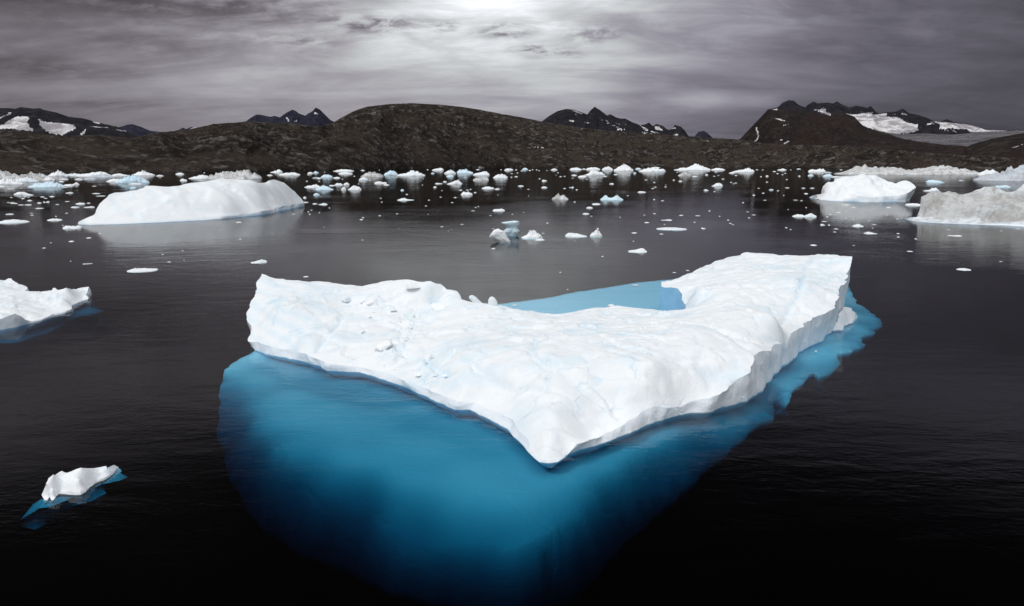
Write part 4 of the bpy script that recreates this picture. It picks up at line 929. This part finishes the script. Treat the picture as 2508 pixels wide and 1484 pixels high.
B(2, [(210, 937, 110, 36, '13596', 'w', 'white shark-fin lump on the shore right of the tall dirty iceberg'), (335, 962, 185, 30, '678886', 'w', 'flat white floe in front of the white shark-fin lump'), (150, 966, 50, 15, '585', 'w'), (600, 942, 50, 22, '5985', 'b'), (545, 947, 55, 20, '4985', 'w'), (700, 985, 110, 36, '3787869', 'b', 'small sky-blue berg below the round hill\'s left foot'),
      (600, 992, 70, 15, '5885', 'g'), (630, 997, 40, 12, '585', 'w'), (860, 926, 190, 22, '478887', 'w', 'long thin white floe on the shore at the round hill\'s left foot'), (885, 952, 130, 22, '7885', 'w', 'flat white floe just below the long thin shore floe'), (1055, 919, 40, 12, '585', 'w'), (1140, 978, 215, 52, '3689875', 'd', 'beige domed iceberg below the round hill, left of the white pair'),
      (1325, 962, 130, 50, '468986', 'b', 'pale blue piece between the beige dome and the wide white one'), (1520, 968, 270, 56, '344588854', 'w', 'wide white iceberg with a right hump, below the round hill\'s summit'), (1060, 1010, 85, 30, '4886', 'w', 'small white piece tucked before the beige domed iceberg'), (800, 992, 70, 15, '5885', 'w'), (1225, 1044, 115, 28, '788558', 'w', 'low two-humped white floe in front of the beige dome'), (1285, 1060, 60, 12, '585', 'w'),
      (820, 1060, 80, 26, '5876', 'w'), (895, 1058, 55, 32, '6898', 'w'), (560, 1082, 145, 35, '255797', 'w', 'grey-white floe behind the bluish one right of the ramp iceberg'), (675, 1104, 170, 45, '366898732', 'b', 'bluish floe with a low central rise right of the ramp iceberg\'s crest'), (755, 1067, 55, 14, '5885', 'w'), (868, 1106, 45, 40, '598', 'w', 'stubby upright white post of ice, left neighbour of a sloping lump'), (975, 1104, 125, 46, '346997863', 'w', 'white sloping lump right of the stubby upright ice post'),
      (605, 1158, 60, 26, '5984', 'b', 'small blue-white lump just off the ramp iceberg\'s right end'), (490, 1186, 30, 20, '696', 'w'), (500, 1229, 50, 10, '4884', 'w'), (590, 1244, 50, 12, '4963', 'w'), (665, 1250, 85, 20, '2495', 'w', 'low pointed white floe off the ramp iceberg\'s right tip'), (1440, 1112, 35, 18, '595', 'b'), (1485, 1151, 25, 8, '585', 'w'), (1470, 1207, 160, 30, '35893222', 'w', 'white floe with a flat tail in the round hill\'s dark reflection'),
      (1785, 918, 110, 42, '44569', 'w', 'white wedge rising to the right on shore below the round hill'), (1735, 948, 35, 15, '585', 'b'), (1905, 948, 115, 36, '478983', 'w', 'rounded white berg above a smaller grey ball of ice'), (1905, 980, 70, 26, '6798', 'b', 'small bluish ball of ice under a rounded white berg'), (2050, 945, 155, 52, '896754', 'b', 'blue-based berg with its peak at the left, near centre of the ice line'), (2210, 962, 160, 45, '5556895', 'w', 'two-toothed white berg right above the boxy cream one'),
      (2205, 1014, 150, 38, '788999', 'd', 'boxy cream-white iceberg with a flat top near the centre'), (2395, 990, 140, 46, '378987', 'w', 'white berg with a rounded back right of the boxy cream one'), (2470, 917, 75, 25, '58886', 'w'), (2175, 911, 35, 10, '585', 'w'), (1945, 1050, 150, 48, '1246997', 'w', 'white wedge tapering to the left, below the blue-based berg'), (1795, 1047, 70, 12, '8858', 'w'), (1758, 1082, 35, 15, '585', 'w'), (1855, 1030, 40, 14, '595', 'w'), (2010, 1110, 30, 12, '585', 'w'),
      (2065, 1155, 115, 42, '2895869', 'w', 'spiky white bergy bit with three bumps below the tapering wedge'), (2075, 1109, 35, 10, '585', 'g'), (2275, 1094, 120, 24, '68887', 'w', 'flat white floe below the boxy cream iceberg'), (2365, 1100, 55, 14, '4885', 'w'), (2380, 1310, 120, 30, '58667877', 'w', 'crumbly flat white floe above the mushroom-shaped ice'), (1040, 1397, 35, 10, '484', 'w'), (1955, 1182, 30, 8, '484', 'w'), (2150, 1134, 30, 9, '585', 'w'), (1700, 1207, 25, 6, '484', 'w'), (555, 1304, 20, 6, '484', 'w'), (380, 1343, 30, 5, '484', 'w'), (1390, 1340, 25, 6, '484', 'w'), (2130, 1311, 40, 6, '484', 'w'), (1825, 1466, 35, 6, '484', 'w'), (2020, 1443, 30, 6, '484', 'w')])
B(3, [(20, 914, 55, 22, '6886', 'w'), (160, 910, 60, 24, '2886', 'b'), (445, 914, 65, 20, '3886', 'w'), (655, 912, 115, 26, '6878887', 'w', 'flat white floe on the far shore below the saw-toothed ridge\'s left half'), (735, 906, 40, 12, '585', 'w'), (825, 910, 135, 28, '778887', 'w', 'pale floe behind the spired white berg below the saw-toothed ridge'), (840, 964, 200, 66, '1237977653', 'w', 'white berg with a small left horn and a broad dome, right of centre'),
      (965, 914, 105, 42, '57976', 'w', 'small house-shaped white berg between two rounded ones on the far shore'), (1125, 922, 185, 65, '5567998764', 'w', 'white berg with a tall rounded knob on the far shore'), (1265, 906, 60, 18, '4885', 'b'), (1405, 928, 250, 44, '36788889', 'w', 'long flat white tabular berg on the far shore'), (1440, 886, 80, 10, '484', 'w'), (1800, 914, 330, 62, '2344599765', 'w', 'white berg with a castle-like peak on the far shore'), (2045, 914, 125, 24, '68776', 'w', 'flat white floe right beside the castle-peaked berg'),
      (1720, 968, 125, 38, '3579876', 'd', 'rough grey-brown bergy bit in front of the castle-peaked berg'), (2295, 932, 190, 46, '3345787', 'w', 'low white berg rising rightwards, left below the brown headland'), (2180, 944, 60, 15, '585', 'w'), (1815, 979, 50, 10, '585', 'w'), (1930, 963, 30, 15, '595', 'w'), (720, 982, 85, 20, '5887', 'w', 'smooth lozenge floe just left below the small-horned dome berg'), (640, 966, 55, 14, '5885', 'w'), (940, 976, 40, 10, '585', 'w'), (350, 1020, 50, 22, '4846', 'w'), (1230, 947, 30, 18, '595', 'b'),
      (120, 1071, 60, 12, '5885', 'w'), (350, 1085, 60, 16, '5885', 'w'), (615, 1085, 45, 18, '9079', 'w'), (665, 1106, 22, 8, '585', 'w'), (1005, 1050, 45, 14, '4885', 'w'), (1045, 959, 40, 10, '585', 'w'), (75, 979, 35, 10, '585', 'w'), (1675, 1023, 35, 12, '585', 'w'), (1300, 1131, 80, 16, '48765', 'w', 'slim white floe upper right of the blue twin-peaked piece'), (2035, 1070, 100, 36, '137898', 'w', 'white teardrop floe alone left of the sculpted scooped iceberg'), (1925, 1113, 45, 18, '4963', 'w'),
      (505, 1198, 160, 66, '346956742', 'd', 'dirty brown-tipped jagged bergy bit on open dark water'), (1010, 1204, 220, 66, '347964334687532', 'b', 'sky-blue twin-peaked bergy bit right of the dirty jagged one'), (855, 1248, 80, 18, '6878', 'w', 'flat white floe lower left of the blue twin-peaked piece'), (790, 1284, 65, 20, '4885', 'w', 'rounded white floe second in the row below the blue twin-peaked piece'), (755, 1342, 70, 16, '5874', 'w', 'slim white floe lowest in the row below the blue twin-peaked piece'), (1500, 1213, 35, 6, '484', 'w'), (1540, 1402, 105, 14, '11378', 'w'), (1350, 1424, 45, 8, '484', 'w'), (1680, 1356, 35, 6, '484', 'w'), (1845, 1358, 40, 6, '484', 'w'),
      (2390, 1351, 40, 6, '484', 'w'), (2390, 1160, 25, 10, '585', 'w'), (2330, 1321, 25, 5, '484', 'w'), (1420, 1338, 25, 5, '484', 'w'), (1890, 1480, 30, 8, '4863', 'w'), (870, 1483, 25, 8, '484', 'w'), (1530, 1078, 25, 6, '484', 'w'), (1430, 1080, 30, 6, '484', 'w'), (1420, 1035, 20, 8, '484', 'w'), (2090, 1002, 25, 8, '484', 'w'), (1340, 1010, 30, 6, '484', 'w'), (1610, 1012, 22, 9, '484', 'w')])
B(4, [(190, 902, 80, 18, '3785', 'w'), (530, 918, 140, 36, '7775898', 'w', 'ragged white berg with a toothed top left of the long dirty strip'), (630, 928, 70, 14, '5885', 'g'), (465, 957, 50, 20, '5985', 'b', 'small pale-blue button of ice left of the bluish pillow-shaped floe'), (630, 963, 80, 26, '6888', 'b', 'bluish pillow-shaped floe below the toothed white berg'), (705, 937, 35, 12, '585', 'w'), (865, 906, 50, 15, '4885', 'w'), (770, 970, 170, 20, '5543468', 'w', 'thin white floe just behind the sculpted scooped iceberg\'s left crest'),
      (1220, 942, 750, 92, '235897667655689', 'd', 'long dirty beige ice wall behind the sculpted scooped iceberg'), (1815, 942, 520, 82, '7878986654', 'd', 'dirty beige ice wall continuing rightwards from the longer one'), (2190, 950, 150, 48, '478885', 'w', 'rounded white slab left of the large grey-white iceberg at far right'), (2440, 1002, 480, 118, '2456899999', 'g', 'large grey-white iceberg at the right edge behind the dirty ledged one'),
      (1670, 1022, 130, 40, '976542', 'b', 'pale blue wedge floe right of the sculpted scooped iceberg'), (1625, 1102, 115, 42, '122698', 'w', 'white fin-shaped floe just above the dirty ledged iceberg\'s left end'), (1480, 1240, 145, 28, '7776552', 'w', 'flat white slab touching the dirty ledged iceberg\'s left end'), (85, 1092, 40, 14, '585', 'w'), (420, 1129, 35, 10, '585', 'w'), (355, 1348, 110, 28, '368887', 'w', 'low white floe, left one of a touching pair on open water at right'),
      (465, 1352, 100, 40, '5679867', 'w', 'curled white floe, right one of a touching pair on open water at right'), (595, 1396, 45, 6, '484', 'w'), (580, 1430, 40, 18, '9842', 'w'), (640, 1431, 20, 10, '484', 'w'), (920, 1442, 90, 24, '38974', 'w', 'smooth white cap floe between the sculpted and the dirty ledged iceberg'), (45, 961, 25, 14, '585', 'w'), (355, 961, 20, 12, '585', 'w'), (800, 1237, 65, 12, '5375', 'w'), (875, 1263, 35, 6, '484', 'w'), (1213, 1262, 40, 8, '484', 'w'), (25, 1191, 30, 6, '484', 'w'), (2310, 1067, 120, 24, '46685', 'b', 'dull blue scrap of ice above the dirty ledged iceberg\'s right hump'),
      (1910, 1003, 40, 12, '383', 'g'), (240, 1072, 40, 6, '484', 'w'), (395, 1075, 35, 7, '484', 'w'), (480, 1075, 40, 7, '484', 'w'), (375, 1195, 25, 5, '484', 'w'), (320, 1190, 40, 5, '484', 'w'), (730, 1308, 30, 6, '484', 'w'), (1075, 1425, 40, 5, '484', 'w'), (115, 916, 30, 8, '484', 'w'), (350, 892, 40, 8, '484', 'w')])
B('r', [(812, 732, 122, 28, '2496421', 'w', 'hat-shaped white floe below the smooth cap floe at right'), (1750, 758, 115, 16, '4224587', 'w', 'thin white sliver below the dirty ledged iceberg')])
B(6, [(725, 338, 210, 86, '234899872', 'w', 'white boulder-like bit with a left tail beside the mushroom-shaped ice'), (800, 358, 95, 22, '2585', 'w', 'flat white sliver under the boulder-like bit\'s right end'), (1155, 322, 215, 55, '5987654321', 'w', 'white slug-shaped piece tapering right toward a small cone'), (1350, 322, 120, 80, '4659863', 'w', 'small white cone of ice right of the slug-shaped piece'),
      (1755, 472, 180, 46, '3335895', 'w', 'white floe with a small peak above the arrowhead iceberg\'s notch'), (2095, 254, 285, 32, '136765321', 'w', 'long very low white floe upper right of the slug and cone'), (1720, 290, 55, 12, '5885', 'w'), (1985, 300, 40, 8, '484', 'w'), (1840, 190, 45, 8, '484', 'w'), (2395, 248, 40, 12, '584', 'w'), (1495, 994, 65, 24, '2593', 'w', 'tiny white pyramid floating in the turquoise notch'), (555, 992, 45, 9, '484', 'w', 'tiny flat chip at the left end of the turquoise notch'),
      (1730, 797, 60, 8, '4554', 'w', 'thin chip near the far edge of the turquoise notch'), (348, 442, 40, 12, '484', 'w'), (1410, 518, 22, 8, '484', 'w'), (1000, 672, 20, 7, '484', 'w'), (1070, 839, 20, 7, '484', 'w'), (2110, 674, 35, 6, '484', 'w'), (2240, 654, 35, 7, '484', 'w'), (1140, 367, 16, 5, '484', 'w'), (45, 206, 26, 6, '484', 'w'), (345, 248, 22, 6, '484', 'w'), (1918, 103, 30, 6, '484', 'w'), (2180, 117, 40, 6, '484', 'w'), (2340, 122, 50, 5, '484', 'w'), (832, 292, 30, 5, '484', 'w')])
B('v', [(632, 643, 36, 9, '13698', 'w', 'small upswept white floe above the arrowhead iceberg\'s left peak'), (748, 678, 13, 2.5, '484', 'w'), (2362, 661, 26, 5, '4885', 'w', 'lone small flat floe on open water at far right'), (1993, 601, 14, 3.5, '484', 'w'), (2229, 616, 12, 2, '484', 'w'), (2048, 561, 10, 2, '484', 'w'), (1998, 860, 5, 2.5, '484', 'w')])
zones = [(700, 'left'), (1300, 'below the round-topped hill'), (1800, 'below the saw-toothed ridge'), (9999, 'right')]
def zone_label(x, y):
    if y > 560: return 'tiny white ice chip drifting on the open near water', 'tiny ice chips on the near water'
    if x < 190: return 'tiny white ice chip among scattered pieces at far left', 'tiny ice chips at far left'
    if x < 760: return 'tiny white ice chip around the long white ramp iceberg', 'tiny ice chips around the ramp iceberg'
    if x < 1300: return 'tiny white ice chip floating below the round-topped hill', 'tiny ice chips below the round hill'
    if x < 1800: return 'tiny white ice chip floating below the saw-toothed ridge', 'tiny ice chips below the saw-toothed ridge'
    return 'tiny white ice chip floating below the massif at right', 'tiny ice chips on the right'
def place_bit(i, x, y, w, h, prof, t, lab, me=None):
    P = at_z(x, y, 0)
    lim = shore(x) * .95
    if P[1] > lim: P = P * (lim / P[1]); P[2] = 0
    dist = np.hypot(P[0], P[1])
    ang = math.atan2(CAMZ, dist)
    Wm = w / F * dist; Hm = max(h / F * dist, .02)
    big = w > 14
    dr = .62 if h > .12 * w else .8
    # seen from above, part of the height in the picture is the depth of the floe
    Hm *= .78
    Hm = max(Hm - .55 * dr * Wm * math.sin(ang), .25 * Hm)
    nu = int(np.clip(w * .9, 9, 64)); nv = int(np.clip(w * .4, 4, 22))
    if prof == '484' or w < 9: dr = .8
    v, f = bit_mesh('ice', Wm, Hm, prof, dr, 100 + i * 7, nu, nv, None)
    nm = 'iceberg' if (w > 40 and h > 9) else ('ice_floe' if lab else 'ice_chip')
    if t == 'w' and dist < 300: mt = M_ICE
    else: mt = TINT[t]
    o = mesh_obj(nm, v, f, mt, None, w > 90, {'tint': np.zeros(len(v))})
    o.location = (P[0], P[1] + dr * Wm * .4 * .6, 0)
    o.rotation_euler[2] = -math.atan2(P[0], P[1]) * .8
    if lab: tag(o, lab, 'iceberg' if nm == 'iceberg' else 'ice floe', 'icebergs and floes drifting on the fjord')
    else:
        l, g = zone_label(x, y); tag(o, l, 'ice chip', g)
    boxes.append((x - w / 2 - 3, x + w / 2 + 3, y - h - 2, y + 3))
    return o
for i, bt in enumerate(bits): place_bit(i, *bt)
# leaning block and mushroom of the little trio
o = stack('ice_floe', [(S(6, [(0, y)])[0][1], S(6, [(l, 0)])[0][0], S(6, [(r, 0)])[0][0]) for y, l, r in [(247, 392, 405), (256, 360, 412), (275, 340, 462), (300, 322, 470), (325, 312, 478), (345, 335, 490), (365, 375, 503), (385, 400, 510), (400, 395, 512)]], at_z(*S(6, [(450, 380)])[0])[1] + 1.2, M_FAR, None, .6, seed=12, rough=.15, n=30)
tag(o, 'white fluted block leaning in front of the mushroom-shaped ice', 'ice floe')
o = stack('ice_floe', [(S(6, [(0, y)])[0][1], S(6, [(l, 0)])[0][0], S(6, [(r, 0)])[0][0]) for y, l, r in [(170, 540, 572), (174, 505, 588), (182, 445, 596), (192, 442, 598), (206, 456, 599), (222, 476, 584), (238, 488, 580), (250, 480, 588), (262, 468, 597), (274, 464, 602), (290, 466, 592), (306, 468, 580), (322, 480, 580), (340, 475, 585)]], at_z(*S(6, [(525, 318)])[0])[1] + 1.5, M_FARB2, None, .55, seed=19, rough=.24, n=34)
tag(o, 'bluish mushroom-shaped ice pillar with a wide top', 'ice floe')
# loose chips
boxes += [(180, 750, 430, 560), (1980, 2250, 425, 500), (2210, 2507, 440, 560), (600, 2170, 610, 1300), (0, 220, 680, 800), (1190, 1340, 535, 610)]
made = 0; tries = 0; rc = random.Random(3)
protos = []
while made < 150 and tries < 5000:
    tries += 1
    x = rc.uniform(2, 2500)
    y = 416 + 150 * rc.random() ** 2.6 if rc.random() < .9 else rc.uniform(520, 660)
    if 26000 * 0 + 33300 / (y - HY) > shore(x) * .9: continue
    if any(a < x < b and c < y < d for a, b, c, d in boxes): continue
    w = rc.uniform(2.2, 7.5) * (1.0 if y < 500 else .9); h = rc.uniform(1.1, 2.2)
    place_bit(400 + made, x, y, w, h, '484', 'w', None); made += 1
